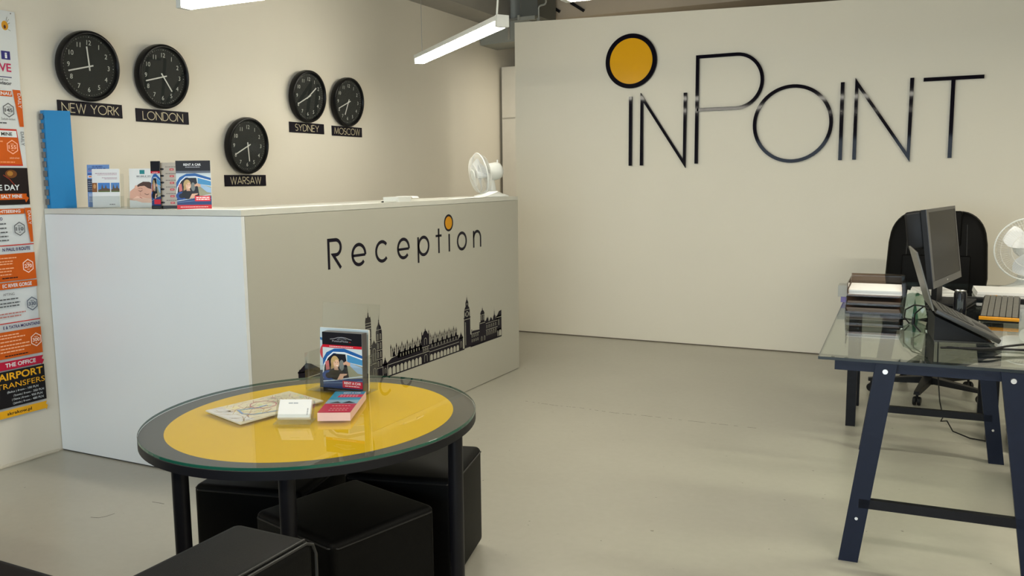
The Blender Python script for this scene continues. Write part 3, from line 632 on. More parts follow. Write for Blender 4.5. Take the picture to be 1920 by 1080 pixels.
def cover_price(p, w_, h_):
    X = lambda a: a * w_; Y = lambda b_: b_ * h_
    p.rect(0, 0, w_, h_, (176, 166, 154)); p.rect(0, 0, w_, Y(.07), (40, 38, 40))
    for k in range(6):
        z = .86 - k * .145; p.ell(X(.10), Y(z), X(.10), Y(.022), (40, 40, 46)); p.rect(X(.5), Y(z - .03), X(.72), Y(z + .012), (186, 40, 44)); p.bars(X(.28), X(.9), Y(z + .04), h_ * .014, (110, 104, 100)); p.bars(X(.54), X(.68), Y(z - .015), h_ * .01, (235, 215, 215))
def cover_meadow(p, w_, h_):
    X = lambda a: a * w_; Y = lambda b_: b_ * h_
    p.rect(0, 0, w_, h_, (188, 204, 212)); p.rect(0, 0, w_, Y(.29), (62, 70, 84)); p.ell(X(.12), Y(.60), X(.12), Y(.14), (196, 70, 78)); p.poly([(X(0), Y(.84)), (X(.3), Y(.78)), (X(.34), Y(.7)), (X(.0), Y(.8))], (60, 110, 160)); p.ell(X(.24), Y(.75), X(.06), Y(.05), (60, 42, 40)); p.poly([(X(.2), Y(.70)), (X(.34), Y(.68)), (X(.45), Y(.6)), (X(.4), Y(.56)), (X(.22), Y(.6))], (36, 42, 60)); p.poly([(X(.2), Y(.60)), (X(.3), Y(.58)), (X(.42), Y(.44)), (X(.32), Y(.42)), (X(.22), Y(.5))], (206, 170, 150)); p.poly([(X(.05), Y(.3)), (X(.22), Y(.48)), (X(.3), Y(.42)), (X(.16), Y(.3))], (160, 176, 184)); p.text('RENT', X(.22), Y(.20), h_ * .034, (206, 90, 80), 'l', w_ * .3, True); p.rect(X(.18), Y(.10), X(.62), Y(.18), (214, 70, 72)); p.bars(X(.22), X(.58), Y(.145), h_ * .018, (240, 220, 220), 2, h_ * .03)
def leaflet(name, label, cat, loc, rz, tilt, w_, h_, th, fn, group=None, rough=.3, page=None):
    """stack of leaflets: local x along the width, leaning back by tilt; base at loc"""
    t = thing(name, label, cat, loc, rz, group); t.rotation_euler = (-tilt, 0, rz)
    MB().box((0, 0, 0), (w_, th, h_)).build('pages', page or M_WPAP, t)
    p = Print(frame((0, 0, 0), (1, 0, 0), (0, 0, 1)), step=.00006, rough=rough); fn(p, w_, h_); p.build('cover', None, t)
    return t
def acrylic_holder(loc, rz, tilt, w_, h_, dep, lip, label, back=True):
    t = thing('leaflet_holder', label, 'leaflet holder', loc, rz); th = .003
    bk = MB().box((0, dep, .0), (w_, dep + th, h_)); sh = (tilt * h_)
    for v in bk.bm.verts: v.co.y += v.co.z * math.tan(tilt)
    bk.build('back_plate', M_ACR, t)
    MB().box((0, 0, 0), (w_, dep - .0005, th)).build('base', M_ACR, t)
    f = MB().box((0, -th, 0), (w_, 0, lip))
    for v in f.bm.verts: v.co.y += v.co.z * math.tan(tilt)
    f.build('front_lip', M_ACR, t)
    for x in (0, w_ - th):
        MB().prism([(0, .0035), (dep - .0005, .0035), (dep - .0005 + lip * math.tan(tilt), lip), (lip * math.tan(tilt) + .0005, lip)], 0, th, None, frame((x, 0, 0), (0, 1, 0), (0, 0, 1))).build('side', M_ACR, t)
    return t

# ------------------------------------------------------------------ things on the reception counter
Z1 = HC
M_BLUE = mat('blue_polypropylene', srgb(0, 124, 186), .45, 0, .03, 5)
bb = thing('ring_binder', 'tall bright blue ring-bound binder standing at the wall end of the counter', 'binder', (-4.072, 2.885, Z1))
MB().prism([(0, .004), (.035, 0), (.088, .105), (.03, .14), (.0, .12)], .0, .487).build('cover', M_BLUE, bb)
for k in range(10):
    z = .018 + k * .047; MB().rbox((-.002, -.005, z), (.024, .008, z + .03), .003, 2).build('ring', mat('grey_ring_comb', (.16, .16, .17), .35, .5), bb)
MB().box((.030, -.0012, .448), (.033, .004, .462)).build('slot', M_BPL, bb)
leaflet('leaflet', 'blue city tour leaflet standing behind the white leaflet on the counter', 'leaflet', (-3.905, 2.995, Z1 + .004), math.radians(30), 0.08, 0.111, 0.214, 0.006, cover_tour, 'leaflets on the counter')
acrylic_holder((-3.822, 2.938, Z1), math.radians(33), .10, .155, .17, .035, .06, 'clear acrylic holder with the white photo leaflets on the counter')
leaflet('leaflet', 'white leaflet with strip of three small town photos in acrylic holder', 'leaflet', (-3.812, 2.95, Z1 + .0035), math.radians(33), 0.1, 0.13, 0.192, 0.01, cover_rome, 'leaflets on the counter')
leaflet('leaflet', 'white spa leaflet with sleeping face, in middle of the counter leaflets', 'leaflet', (-3.56, 2.96, Z1 + .0035), math.radians(30), 0.1, 0.119, 0.19, 0.008, cover_spa, 'leaflets on the counter')
acrylic_holder((-3.566, 2.950, Z1), math.radians(30), .10, .138, .16, .024, .05, 'clear acrylic holder with the spa leaflets on the counter')
def spine_car(p, w_, h_): cover_car(p, w_, h_, True, False); p.rect(w_ * .3, h_ * .1, w_, h_ * .2, (200, 40, 60))
leaflet('leaflet', 'narrow dark car rental leaflet overlapping the spa leaflet', 'leaflet', (-3.38, 2.935, Z1), math.radians(20), 0.05, 0.046, 0.225, 0.004, spine_car, 'leaflets on the counter', page=M_BPL)
leaflet('leaflet', 'beige car price list leaflet with six small cars, left of the car rental flyer', 'leaflet', (-3.347, 2.962, Z1), math.radians(30), 0.06, 0.088, 0.218, 0.004, cover_price, 'leaflets on the counter')
def cover_car2(p, w_, h_):
    cover_car(p, w_, h_, True, False); p.rect(0, h_ * .745, w_, h_ * .79, (90, 96, 110)); p.text('RENT A CAR', w_ * .48, h_ * .895, h_ * .045, (225, 226, 230), 'c', w_ * .5, True); p.bars(w_ * .28, w_ * .7, h_ * .86, h_ * .012, (190, 190, 200))
    p.rect(0, 0, w_, h_ * .085, (204, 38, 44)); p.bars(w_ * .1, w_ * .9, h_ * .035, h_ * .015, (240, 200, 200)); p.rect(w_ * .52, h_ * .16, w_ * .97, h_ * .27, (214, 36, 50)); p.bars(w_ * .56, w_ * .94, h_ * .225, h_ * .022, (245, 225, 225), 2, h_ * .038)
leaflet('leaflet', 'dark RENT A CAR flyer with woman at a blue car, rightmost on the counter', 'leaflet', (-3.208, 2.93, Z1), math.radians(35), 0.06, 0.155, 0.224, 0.008, cover_car2, 'leaflets on the counter')
# loose papers along the front edge
def paper(label, loc, rz, pts, lift, cat='paper', grp=None, m=None):
    t = MB(); n = len(pts)
    v = [(x, y, z) for x, y, z in pts] + [(x, y, z + lift) for x, y, z in pts]
    k = n // 2
    # pts: two rails of k points each (left rail then right rail)
    f = []
    for i in range(k - 1):
        f += [(i, i + 1, k + i + 1, k + i), (n + i, n + k + i, n + k + i + 1, n + i + 1), (i, n + i, n + i + 1, i + 1), (k + i, k + i + 1, n + k + i + 1, n + k + i)]
    f += [(0, k, n + k, n), (k - 1, n + k - 1, n + 2 * k - 1, 2 * k - 1)]
    t.geo(v, f); o = t.build('paper', m or M_WPAP); o.location = loc; o.rotation_euler = (0, 0, rz); tag(o, label, cat, grp); return o
def flat(w_, d_): return [(0, 0, 0), (0, d_, 0), (w_, 0, 0), (w_, d_, 0)]
paper('strip of printed paper along the counter edge at the white end', (-3.125, 2.879, Z1), 0, flat(.34, .10), .002)
paper('long loose paper flat on the counter edge near its corner', (-2.885, 2.99, Z1), 0, flat(.105, .62), .0025)
paper('loose white paper on the counter edge above the Reception lettering', (-2.895, 3.68, Z1), .04, flat(.10, .28), .002)
kw = thing('card_box', 'small white card box lying on the counter top above the p', 'box', (-2.90, 4.145, Z1))
MB().box((0, 0, 0), (.105, .13, .028)).build('box_body', M_WPL, kw); MB().prism([(0, .030), (.105, .030), (.115, .021), (.115, .018), (.105, .028), (0, .028)], .131, .20, None, frame((0, 0, 0), (1, 0, 0), (0, 0, 1)) @ Matrix.Scale(-1, 4, (0, 0, 1))).build('flap', M_WPAP, kw)
pn = thing('pen', 'white pen lying on the counter top beside the card box', 'pen', (-2.80, 4.0, Z1 + .0055))
MB().cyl((0, 0, 0), (0, .125, 0), .005, 10).build('barrel', M_WPL, pn, True); MB().cyl((0, -.02, 0), (0, 0, 0), .0015, 8, None, .005).build('tip', M_BPL, pn, True)
N_ = 7; L1_ = [(0, i * .09, (0, .001, .003, .002, .006, .018, .038)[i]) for i in range(N_)]
paper('white sheet curling up against the foot of the counter fan', (-2.86, 4.78, Z1 + .001), -.04, L1_ + [(.075, y, z) for x, y, z in L1_], .002)

# ------------------------------------------------------------------ fans
def desk_fan(loc, az, tilt, R, hz, label, colx=0.0, blade_col=(.72, .74, .76)):
    """head faces local -Y; az turns it; hz = height of the hub"""
    t = thing('desk_fan', label, 'fan', loc, 0); bl = mat('fan_blade', blade_col, .3)
    MB().lathe([(0, 0), (.122, 0), (.125, .004), (.12, .010), (.08, .022), (.05, .036), (.042, .046), (0, .046)], 40, M_WPL).build('base', M_WPL, t, True)
    b = MB(); b.lathe([(0, .040), (.038, .040), (.026, hz - .07), (.020, hz - .03), (0, hz - .03)], 24); b.build('column', M_WPL, t, True)
    T = Matrix.Translation((0, 0, hz)) @ Matrix.Rotation(az, 4, 'Z') @ Matrix.Rotation(tilt, 4, 'X') @ Matrix.Rotation(PI / 2, 4, 'X')   # local +z = facing
    b = MB(); b.lathe([(0, -.085), (.03, -.083), (.052, -.07), (.062, -.045), (.062, .0), (.056, .03), (0, .034)], 28, None, T); b.build('motor_housing', M_WPL, t, True)
    MB().cyl((0, 0, .055), (0, 0, .085), .005, 10, None, None, Matrix.Translation((0, 0, hz)) @ Matrix.Rotation(az, 4, 'Z') @ Matrix.Translation((0, .05, 0))).build('oscillation_knob', M_WPL, t, True)
    wire = mat('fan_wire', (.72, .72, .68), .35)
    def rad(z): return None
    for nm, sgn in (('rear_guard', -1), ('front_guard', 1)):
        b = MB(); zc = .085
        prof = [(.035, sgn * .052), (R * .55, sgn * .050), (R * .85, sgn * .036), (R, sgn * .002)]
        for k in range(72):
            a = 2 * PI * k / 72; b.tube([(r * math.cos(a), r * math.sin(a), zc + z) for r, z in prof], .00085, 4, None, False, T)
        for r, z in ((R * .55, sgn * .050), (R * .85, sgn * .036)):
            b.tube([(r * math.cos(2 * PI * k / 40), r * math.sin(2 * PI * k / 40), zc + z) for k in range(40)], .0011, 5, None, True, T)
        b.build(nm, wire, t)
    MB().tube([(R * math.cos(2 * PI * k / 56), R * math.sin(2 * PI * k / 56), .085) for k in range(56)], .0045, 8, None, True, T).build('guard_rim', M_WPL, t, True)
    MB().lathe([(0, .134), (.034, .134), (.038, .138), (.034, .143), (0, .144)], 28, None, T).build('badge', M_WPL, t, True)
    MB().lathe([(0, .035), (.03, .035), (.034, .06), (.03, .11), (0, .118)], 24, None, T).build('hub', bl, t, True)
    for k in range(3):
        b = MB(); a0 = 2 * PI * k / 3 + .35; v = []; n = 9
        for i in range(n + 1):
            s_ = i / n; r = .028 + (R * .86 - .028) * s_; half = .32 + .30 * math.sin(PI * min(1, s_ * .85 + .1))
            for j in range(6):
                q = j / 5 - .5; a = a0 + q * 2 * half * (1 - .12 * s_); v.append((r * math.cos(a), r * math.sin(a), .085 + q * .045))
        f = [(i * 6 + j, i * 6 + j + 1, (i + 1) * 6 + j + 1, (i + 1) * 6 + j) for i in range(n) for j in range(5)]
        m_ = len(v); v += [(x, y, z + .0016) for x, y, z in v]; f += [tuple(m_ + q for q in reversed(g)) for g in f]
        b.geo(v, f, None, T); b.build('blade', bl, t, True)
    return t
desk_fan((-2.905, 5.48, Z1), math.radians(-40), .16, .145, .175, 'white desk fan on the far end of the reception counter')

# ------------------------------------------------------------------ pendant lamps
LED = emit('led_diffuser', (1.0, .95, .81), 25.0); M_HOUS = mat('lamp_housing', (.62, .62, .58), .4)
def pendant(cx, cy, z, ang, L_, label, c0, c1):
    t = thing('pendant_lamp', label, 'lamp', (cx, cy, z), ang, 'linear pendant lamps'); h = L_ / 2
    MB().box((-h + .02, -.034, .034), (h - .02, .034, .062)).build('housing', M_HOUS, t)
    MB().rbox((-h + .02, -.033, .0), (h - .02, .033, .0335), .010, 3).build('diffuser', LED, t, True)['label'] = 'glowing white diffuser'
    for a in (-1, 1):
        q = [(-.035, .0), (.035, .0), (.035, .062), (-.035, .064)]
        MB().prism(q, 0, .03, M_HOUS, frame((a * (h + .002) if a > 0 else -h - .002, 0, 0), (0, a, 0), (0, 0, 1)) @ Matrix.Translation((0, 0, -.02))).build('end_cap', M_HOUS, t)
    ztop = ZC - z if True else 0
    for x, k in ((-h + .08, c0), (h - .08, c1)):
        zt = (2.86 if XW < cx + x * math.cos(ang) < XW + .30 else ZC) - z
        if k == 'wire': MB().cyl((x, 0, .062), (x, 0, zt), .0018, 6).build('wire', mat('steel_wire', (.3, .3, .3), .4, .6), t)
        else: MB().tube([(x + (.010 + .028 * math.sin(s * 1.4)) * (s > 0), 0, .062 + (zt - .062) * s / 6) for s in range(7)], .006, 8).build('cable', mat('white_cable', (.66, .66, .6), .5), t, True)
    return t
pendant(-2.50, 3.086, 2.19, 0, 1.52, 'glowing linear pendant lamp at the top edge, in front of the clocks', 'wire', 'cable')
pendant(-2.815, 4.85, 2.20, math.atan2(4.303 - 5.40, -2.195 + 3.455), 1.60, 'glowing linear pendant lamp hanging askew over the reception counter', 'wire', 'cable')
pendant(-.88, 3.86, 2.20, 0, 1.52, 'glowing linear pendant lamp at the top edge, in front of the sign wall', 'wire', 'cable')
# ------------------------------------------------------------------ oval glass table
TX, TY, TZ = -1.840, 2.207, .620
tb_ = thing('coffee_table', 'oval black table with a yellow disc under its glass top', 'table', (TX, TY, 0), math.radians(3.4))
def ellp(rx, ry, n=96): return arc(0, 0, rx, ry, 0, 360, n)[:-1]
RX, RY = .523, .560
MB().prism(ellp(RX, RY), TZ - .036, TZ - .0105).build('tabletop', mat('table_black', (.007, .007, .009), .45, 0, .05, 9, 0, 0, .2), tb_, True)
MB().prism(ellp(RX - .002, RY - .002), TZ - .0104, TZ - .0101).build('rim_disc', mat('table_rim_grey', (.085, .08, .068), .6, 0, .04, 9, 0, 0, .1), tb_)['label'] = 'dark grey ring under the glass'
MB().prism(ellp(.447, .486), TZ - .0100, TZ - .0096).build('yellow_disc', mat('table_yellow', srgb(224, 182, 0), .6, 0, .02, 9, 0, 0, .05), tb_)['label'] = 'yellow disc under the glass'
gl = MB(); e0 = ellp(RX - .001, RY - .001); e1 = ellp(RX, RY); n = len(e0)
gl.geo([(x, y, TZ) for x, y in e0], [list(range(n))], M_TGLASS)
gl.geo([(x, y, TZ) for x, y in e0] + [(x, y, TZ - .001) for x, y in e1] + [(x, y, TZ - .0085) for x, y in e1], [(i, (i + 1) % n, n + (i + 1) % n, n + i) for i in range(n)] + [(n + i, n + (i + 1) % n, 2 * n + (i + 1) % n, 2 * n + i) for i in range(n)], M_GEDGE)
gl.build('glass_top', None, tb_)['label'] = 'clear glass with green edge'
for x, y in ((-1.952, 1.735), (-1.606, 1.795), (-1.352, 2.285), (-2.12, 2.66)):
    q = Matrix.Rotation(-math.radians(3.4), 4, 'Z') @ Vector((x - TX, y - TY, 0))
    lb = MB(); lb.lathe([(0, 0), (.022, 0), (.0235, .004), (.0235, TZ - .0362), (0, TZ - .0362)], 24, None, Matrix.Translation(q)); lb.build('leg', M_BLK, tb_, True)
# --- things on the table
TT = TZ + .0005
MP = mat('map_paper', (.62, .60, .50), .55)
mp = thing('folded_map', 'folded paper city map lying on the left of the table', 'map', (-1.962, 1.993, TT), 0)
def q2(x, y): return Vector((x + 1.962, y - 1.993))
cs = [q2(-1.962, 1.993), q2(-1.906, 2.332), q2(-2.108, 2.390), q2(-2.184, 2.064)]
MB().prism([tuple(c) for c in cs], 0, .004).build('folded_sheets', MP, mp)
p = Print(Matrix.Translation((0, 0, .004)), step=.00008, rough=.5)
def mq(a, b_):                                           # a along the long side, b across
    return tuple(cs[0] * (1 - a) * (1 - b_) + cs[1] * a * (1 - b_) + cs[2] * a * b_ + cs[3] * (1 - a) * b_)
p.poly([mq(0, 0), mq(1, 0), mq(1, 1), mq(0, 1)], (214, 208, 182)); p.poly([mq(0, .1), mq(.17, 0), mq(.17, 1), mq(0, 1)], (208, 208, 206))
for k in range(26):
    a, b_ = random.uniform(.2, .97), random.uniform(.05, .92); s_ = random.uniform(.03, .08)
    p.poly([mq(a, b_), mq(min(1, a + s_), b_), mq(min(1, a + s_), min(1, b_ + s_ * 1.6)), mq(a, min(1, b_ + s_))], random.choice([(200, 206, 160), (222, 214, 170), (206, 196, 190), (196, 210, 186), (226, 200, 190)])); p.z -= p.step * .9
for k in range(150):
    a, b_ = random.uniform(.05, .95), random.uniform(.03, .95); da, db = random.uniform(-.14, .14), random.uniform(-.2, .2)
    p.line([mq(a, b_), mq(min(.98, max(.02, a + da)), min(.98, max(.02, b_ + db)))], .0014, random.choice([(150, 128, 84), (186, 160, 60), (140, 142, 150), (176, 110, 110), (120, 132, 110)])); p.z -= p.step * .95
p.line([mq(.18, .38), mq(.22, .62), mq(.3, .55), mq(.42, .5), mq(.52, .52)], .007, (130, 158, 200)); p.line([mq(.18, .4), mq(.24, .22), mq(.36, .16), mq(.5, .1)], .006, (140, 164, 200)); p.line([mq(.5 + .13 * math.cos(k * .33), .58 + .22 * math.sin(k * .33)) for k in range(19)], .0035, (196, 130, 140), True); p.ell(*mq(.14, .66), .005, .004, (110, 90, 50))
p.build('map_print', None, mp)
# business card holder: sloped cards in a clear stand
ch = thing('card_holder', 'clear acrylic stand with white business cards at the centre of the table', 'card holder', (-1.868, 2.046, TT), math.atan2(.052, .112))
MB().box((-.004, -.012, 0), (.116, .055, .003)).build('base', M_ACR, ch)
sl = MB(); TA = Matrix.Translation((0, .010, .0165)) @ Matrix.Rotation(math.radians(-38), 4, 'X')
sl.box((-.002, .0165, .0), (.113, .0195, .066), None, TA).build('back_rest', M_ACR, ch)
sl = MB(); sl.box((-.002, -.0025, 0), (.113, 0, .012), None, TA); sl.box((-.004, 0, 0), (-.002, .0165, .06), None, TA); sl.box((.113, 0, 0), (.115, .0165, .06), None, TA); sl.build('front_lip', M_ACR, ch)
cd = thing('business_cards', 'stack of white business cards leaning in the clear table stand', 'cards', (-1.868, 2.046, TT), math.atan2(.052, .112))
for k in range(8): MB().box((.004, .0005 + k * .0019, .001), (.107, .0022 + k * .0019, .064), None, TA).build('card', M_WPAP, cd)
p = Print(TA @ frame((.004, .0005, .001), (1, 0, 0), (0, 0, 1)), step=.0001); p.bars(.03, .062, .048, .004, (170, 176, 182)); p.bars(.092, .096, .010, .002, (120, 120, 126), 6, -.004); p.build('card_print', None, cd)
# red and blue booklet stack
bk_ = thing('booklet_stack', 'block of red and blue booklets lying on the table beside the cards', 'booklets', (-1.766, 2.128, TT), 0)
bc = [(-1.766 + 1.766, 0), (.094, .047), (-.026, .296), (-.124, .252)]
MB().prism(bc, 0, .027).build('page_block', mat('pink_pages', (.72, .50, .48), .6), bk_)
p = Print(Matrix.Translation((0, 0, .027)), step=.0001, rough=.25)
bq = lambda a, b_: tuple(Vector(bc[0]) * (1 - a) * (1 - b_) + Vector(bc[1]) * a * (1 - b_) + Vector(bc[2]) * a * b_ + Vector(bc[3]) * (1 - a) * b_)
p.poly([bq(0, 0), bq(1, 0), bq(1, 1), bq(0, 1)], (52, 140, 176)); p.poly([bq(0, 0), bq(1, 0), bq(1, .40), bq(0, .40)], (186, 22, 60)); p.poly([bq(0, .40), bq(1, .40), bq(1, .58), bq(0, .58)], (130, 168, 190)); p.poly([bq(.1, .42), bq(.35, .50), bq(.5, .43), bq(.7, .52), bq(.95, .42)], (40, 34, 48)); p.poly([bq(.22, .70), bq(1, .70), bq(1, .84), bq(.26, .84)], (196, 34, 70))
ang = math.atan2(.047, .094); p.text('RENT A CAR', *bq(.32, .89), .010, (240, 240, 244), 'l', .06, True, ang)
for b_ in (.80, .75, .30, .18, .1):
    for k in range(6): p.line([bq(.28 + k * .1, b_), bq(.35 + k * .1, b_)], .004, (238, 200, 208)); p.z -= p.step
p.build('cover', None, bk_)
# acrylic brochure stand with car brochures
HZ = math.atan2(2.456 - 2.437, .214)
hl_ = thing('brochure_stand', 'clear acrylic brochure stand holding car rental brochures on the table', 'brochure stand', (-2.045, 2.437, TT), HZ)
th = .003
MB().box((-.02, .0, 0), (.222, .0915, th)).build('base', M_ACR, hl_)
b = MB().box((-.02, .092, 0), (.222, .092 + th, .31))
for v in b.bm.verts: v.co.y += v.co.z * .10
b.build('back_plate', M_ACR, hl_)
MB().box((-.022, -th - .001, 0), (.224, -.001, .10)).build('front_plate', M_ACR, hl_)
for x in (-.0235, .2225): MB().box((x, -.0005, .0035), (x + .002, .0912, .14)).build('side_plate', M_ACR, hl_)
MB().box((.10, .0775, .0035), (.103, .0912, .13)).build('divider', M_ACR, hl_)
M_SIL = mat('dark_page_edges', (.10, .095, .10), .3)
def cover_front(p, w_, h_): cover_car(p, w_, h_); logo_car(p, w_, h_)
leaflet('brochure', 'stack of car rental brochures with woman at the wheel, front of the stand', 'brochure', (-2.045 + .052 * math.cos(HZ), 2.443, TT + .004), HZ, .02, .164, .218, .032, cover_front, 'car brochures in the table stand', page=M_SIL)
leaflet('brochure', 'pale brochure with red car peeking out left behind the front brochures', 'brochure', (-2.045 + .0, 2.487, TT + .004), HZ, .06, .205, .222, .008, cover_meadow, 'car brochures in the table stand')

# ------------------------------------------------------------------ poufs
def pouf(cx, cy, rz, label, s=.39, h=.385):
    t = thing('pouf', label, 'pouf', (cx, cy, 0), rz, 'black leather cube poufs'); k = s / 2
    b = MB(); b.rbox((-k, -k, .012), (k, k, h), .022, 4)
    b.build('cushion', M_LEA, t, True)
    sm = MB()
    ring = [(-k + .02, -k - .001), (k - .02, -k - .001), (k + .001, -k + .02), (k + .001, k - .02), (k - .02, k + .001), (-k + .02, k + .001), (-k - .001, k - .02), (-k - .001, -k + .02)]
    sm.tube([(x, y, h - .018) for x, y in ring], .0028, 6, None, True); sm.build('seam', M_LEAS, t, True)
    for x, y in ((-1, -1), (1, -1), (1, 1), (-1, 1)): MB().cyl((x * (k - .04), y * (k - .04), 0), (x * (k - .04), y * (k - .04), .0125), .015, 10).build('foot', M_BPL, t)
    return t
pouf(-1.612, 2.056, math.atan2(-.103, .387), 'black leather cube pouf nearest the camera under the table')
pouf(-1.672, 2.545, math.radians(-76) + PI / 2, 'black leather cube pouf sticking out right of the table')
pouf(-2.055, 2.24, math.radians(13), 'black leather cube pouf behind the left table leg')

# ------------------------------------------------------------------ sofa in the near left corner
so = thing('sofa', 'black leather two-seat sofa in the near left corner, armrest towards the table', 'sofa', (-1.99, .98, 0))
AX0, AX1 = -1.445 + 1.99, -1.215 + 1.99                  # right armrest
def arm(x0, x1):
    b = MB(); b.rbox((x0, -.46, .05), (x1, .462, .60), .028, 4); a = b.build('armrest', M_LEA, so, True)
    s_ = MB(); s_.tube([(x1 - .004, -.44, .594), (x1 - .004, .435, .594), (x1 - .004, .456, .585), (x1 - .004, .466, .56), (x1 - .004, .466, .08)], .0035, 6); s_.tube([(x1 - .013, -.44, .600), (x1 - .013, .44, .600)], .0028, 6); s_.build('piping', M_LEAS, a, True)
arm(AX0, AX1); arm(-AX1, -AX0)
b = MB(); b.rbox((-AX0 + .001, -.46, .05), (AX0 - .001, .33, .28), .02, 3); b.build('base_frame', M_LEA, so, True)
for x0, x1 in ((-AX0 + .003, AX0 - .003),): MB().rbox((x0, -.26, .281), (x1, .355, .42), .035, 4).build('seat_cushion', M_LEA, so, True)
MB().rbox((-AX0 + .002, -.455, .281), (AX0 - .002, -.265, .80), .05, 4).build('backrest', M_LEA, so, True)
for x in (-.72, .72):
    for y in (-.4, .4): MB().cyl((x, y, 0), (x, y, .051), .022, 12, None, .026).build('foot', M_BPL, so)

# ------------------------------------------------------------------ glass desks
DTZ = .745
ROT = math.radians(2.6)
dk = thing('glass_desk', 'near glass-topped desk on dark blue metal trestles at the right edge', 'desk', (-.386, 3.19, 0), ROT)
W1, D1 = .84, 1.66
def glass_top(W, D, z, parent, th=.010):
    b = MB(); b.box((0, 0, z - th), (W, D, z), M_GLASS); o = b.build('glass_top', None, parent)
    e = MB(); t = .0012
    for a, c in (((-t, -t, z - th), (W + t, 0, z)), ((-t, D, z - th), (W + t, D + t, z)), ((-t, 0, z - th), (0, D, z)), ((W, 0, z - th), (W + t, D, z))): e.box(a, c)
    ee = e.build('polished_edge', mat('dark_glass_edge', (.012, .02, .026), .15), o); return o
glass_top(W1, D1, DTZ, dk)
def trestle(parent, y, cx):
    T = Matrix.Translation((cx, y, 0))
    bm_ = MB(); bm_.box((-.36, -.03, DTZ - .05), (.36, .03, DTZ - .0105), None, T); r = bm_.build('trestle_beam', M_TRES, parent)
    for s_ in (-1, 1):
        b = MB(); x1, x0 = .190, .290
        b.prism([(s_ * (x0 - .033), 0), (s_ * (x0 + .033), 0), (s_ * (x1 + .034), DTZ - .012), (s_ * (x1 - .034), DTZ - .012)], .0305, .056, None, T @ frame((0, 0, 0), (1, 0, 0), (0, 0, 1)))
        lg = b.build('leg', M_TRES, parent)
        for zz, rr_ in ((.705, .011), (.165, .007)):
            xx = s_ * (x0 + (x1 - x0) * zz / .733)
            MB().cyl((xx, -.056, zz), (xx, -.0605, zz), rr_, 14, None, rr_ * .8, T).build('bolt', M_CHROME, lg, True)
    MB().box((-.262, -.056, .205), (.262, -.031, .238), None, T).build('stretcher', M_BLK, parent)
trestle(dk, .063, .413); trestle(dk, 1.46, .425)
dk2 = thing('glass_desk', 'far glass-topped desk behind the near one, papers and fan on it', 'desk', (-.49, 4.93, 0), ROT)
glass_top(1.25, .72, DTZ, dk2)
for x, y in ((.04, .09), (.725, .06), (.04, .56), (1.16, .09), (1.16, .56), (.725, .6)): MB().box((x, y, 0), (x + .05, y + .05, DTZ - .0105)).build('leg', M_BLK, dk2)
MB().box((.04, .10, DTZ - .05), (1.21, .13, DTZ - .011)).build('rail', M_BLK, dk2)

# ------------------------------------------------------------------ things on the desks
ZD = DTZ + .0008
M_SMK = glassy('smoked_plastic', (.58, .49, .43), 1.45)
def dl(x, y): return Vector((x, y, ZD))
for k, lab in enumerate(('lowest smoked plastic letter tray of the stack on the near desk', 'middle smoked plastic letter tray of the stack on the near desk', 'topmost smoked plastic letter tray, filled with white paper')):
    t = thing('letter_tray', lab, 'letter tray', (-.405 + .003 * k, 4.25, ZD + k * .0405), ROT, 'smoked letter trays'); th = .003; W, D, H = .25, .32, .040
    MB().box((0, 0, 0), (W, D, th)).build('tray_floor', M_SMK, t)
    MB().box((0, .0005, th + .0003), (th, D, H if k < 2 else .06)).build('side_wall', M_SMK, t); MB().box((W - th, .0005, th + .0003), (W, D, H if k < 2 else .06)).build('side_wall', M_SMK, t)
    MB().box((th + .0005, D - th, th + .0003), (W - th - .0005, D, H if k < 2 else .075)).build('back_wall', M_SMK, t)
    MB().box((th + .0005, 0, th + .0003), (W - th - .0005, .002, .010 if k else .012)).build('front_lip', M_SMK, t)
def sheets(label, loc, rz, w_, d_, h_, m=None, n=4):
    t = thing('paper_stack', label, 'paper', loc, rz); rs = random.Random(int(abs(loc[0]) * 1e4))
    for k in range(n):
        dx, dy = rs.uniform(-.003, .003), rs.uniform(-.003, .003); MB().box((dx, dy, k * h_ / n), (w_ + dx, d_ + dy, (k + .93) * h_ / n)).build('sheet_bundle', m or M_WPAP, t)
    return t
M_BRP = mat('brown_paper', (.20, .155, .12), .6)
sheets('stack of white paper in the topmost letter tray', (-.393, 4.265, ZD + .0845), ROT, .225, .28, .026)
sheets('brownish papers in the middle letter tray', (-.396, 4.265, ZD + .0442), ROT, .225, .28, .014, M_BRP)
sheets('dark brown papers in the lowest letter tray', (-.398, 4.265, ZD + .0038), ROT, .225, .28, .024, M_BRP)
t = thing('box_file', 'small grey box with violet base standing behind the letter trays', 'box', (-.476, 4.62, ZD), ROT)
MB().box((.014, .0, 0), (.12, .1, .028)).build('base', mat('violet_card', (.16, .13, .34), .5), t); MB().box((0, -.002, .0285), (.12, .1, .085)).build('box_body', mat('grey_card', (.36, .36, .33), .5), t)
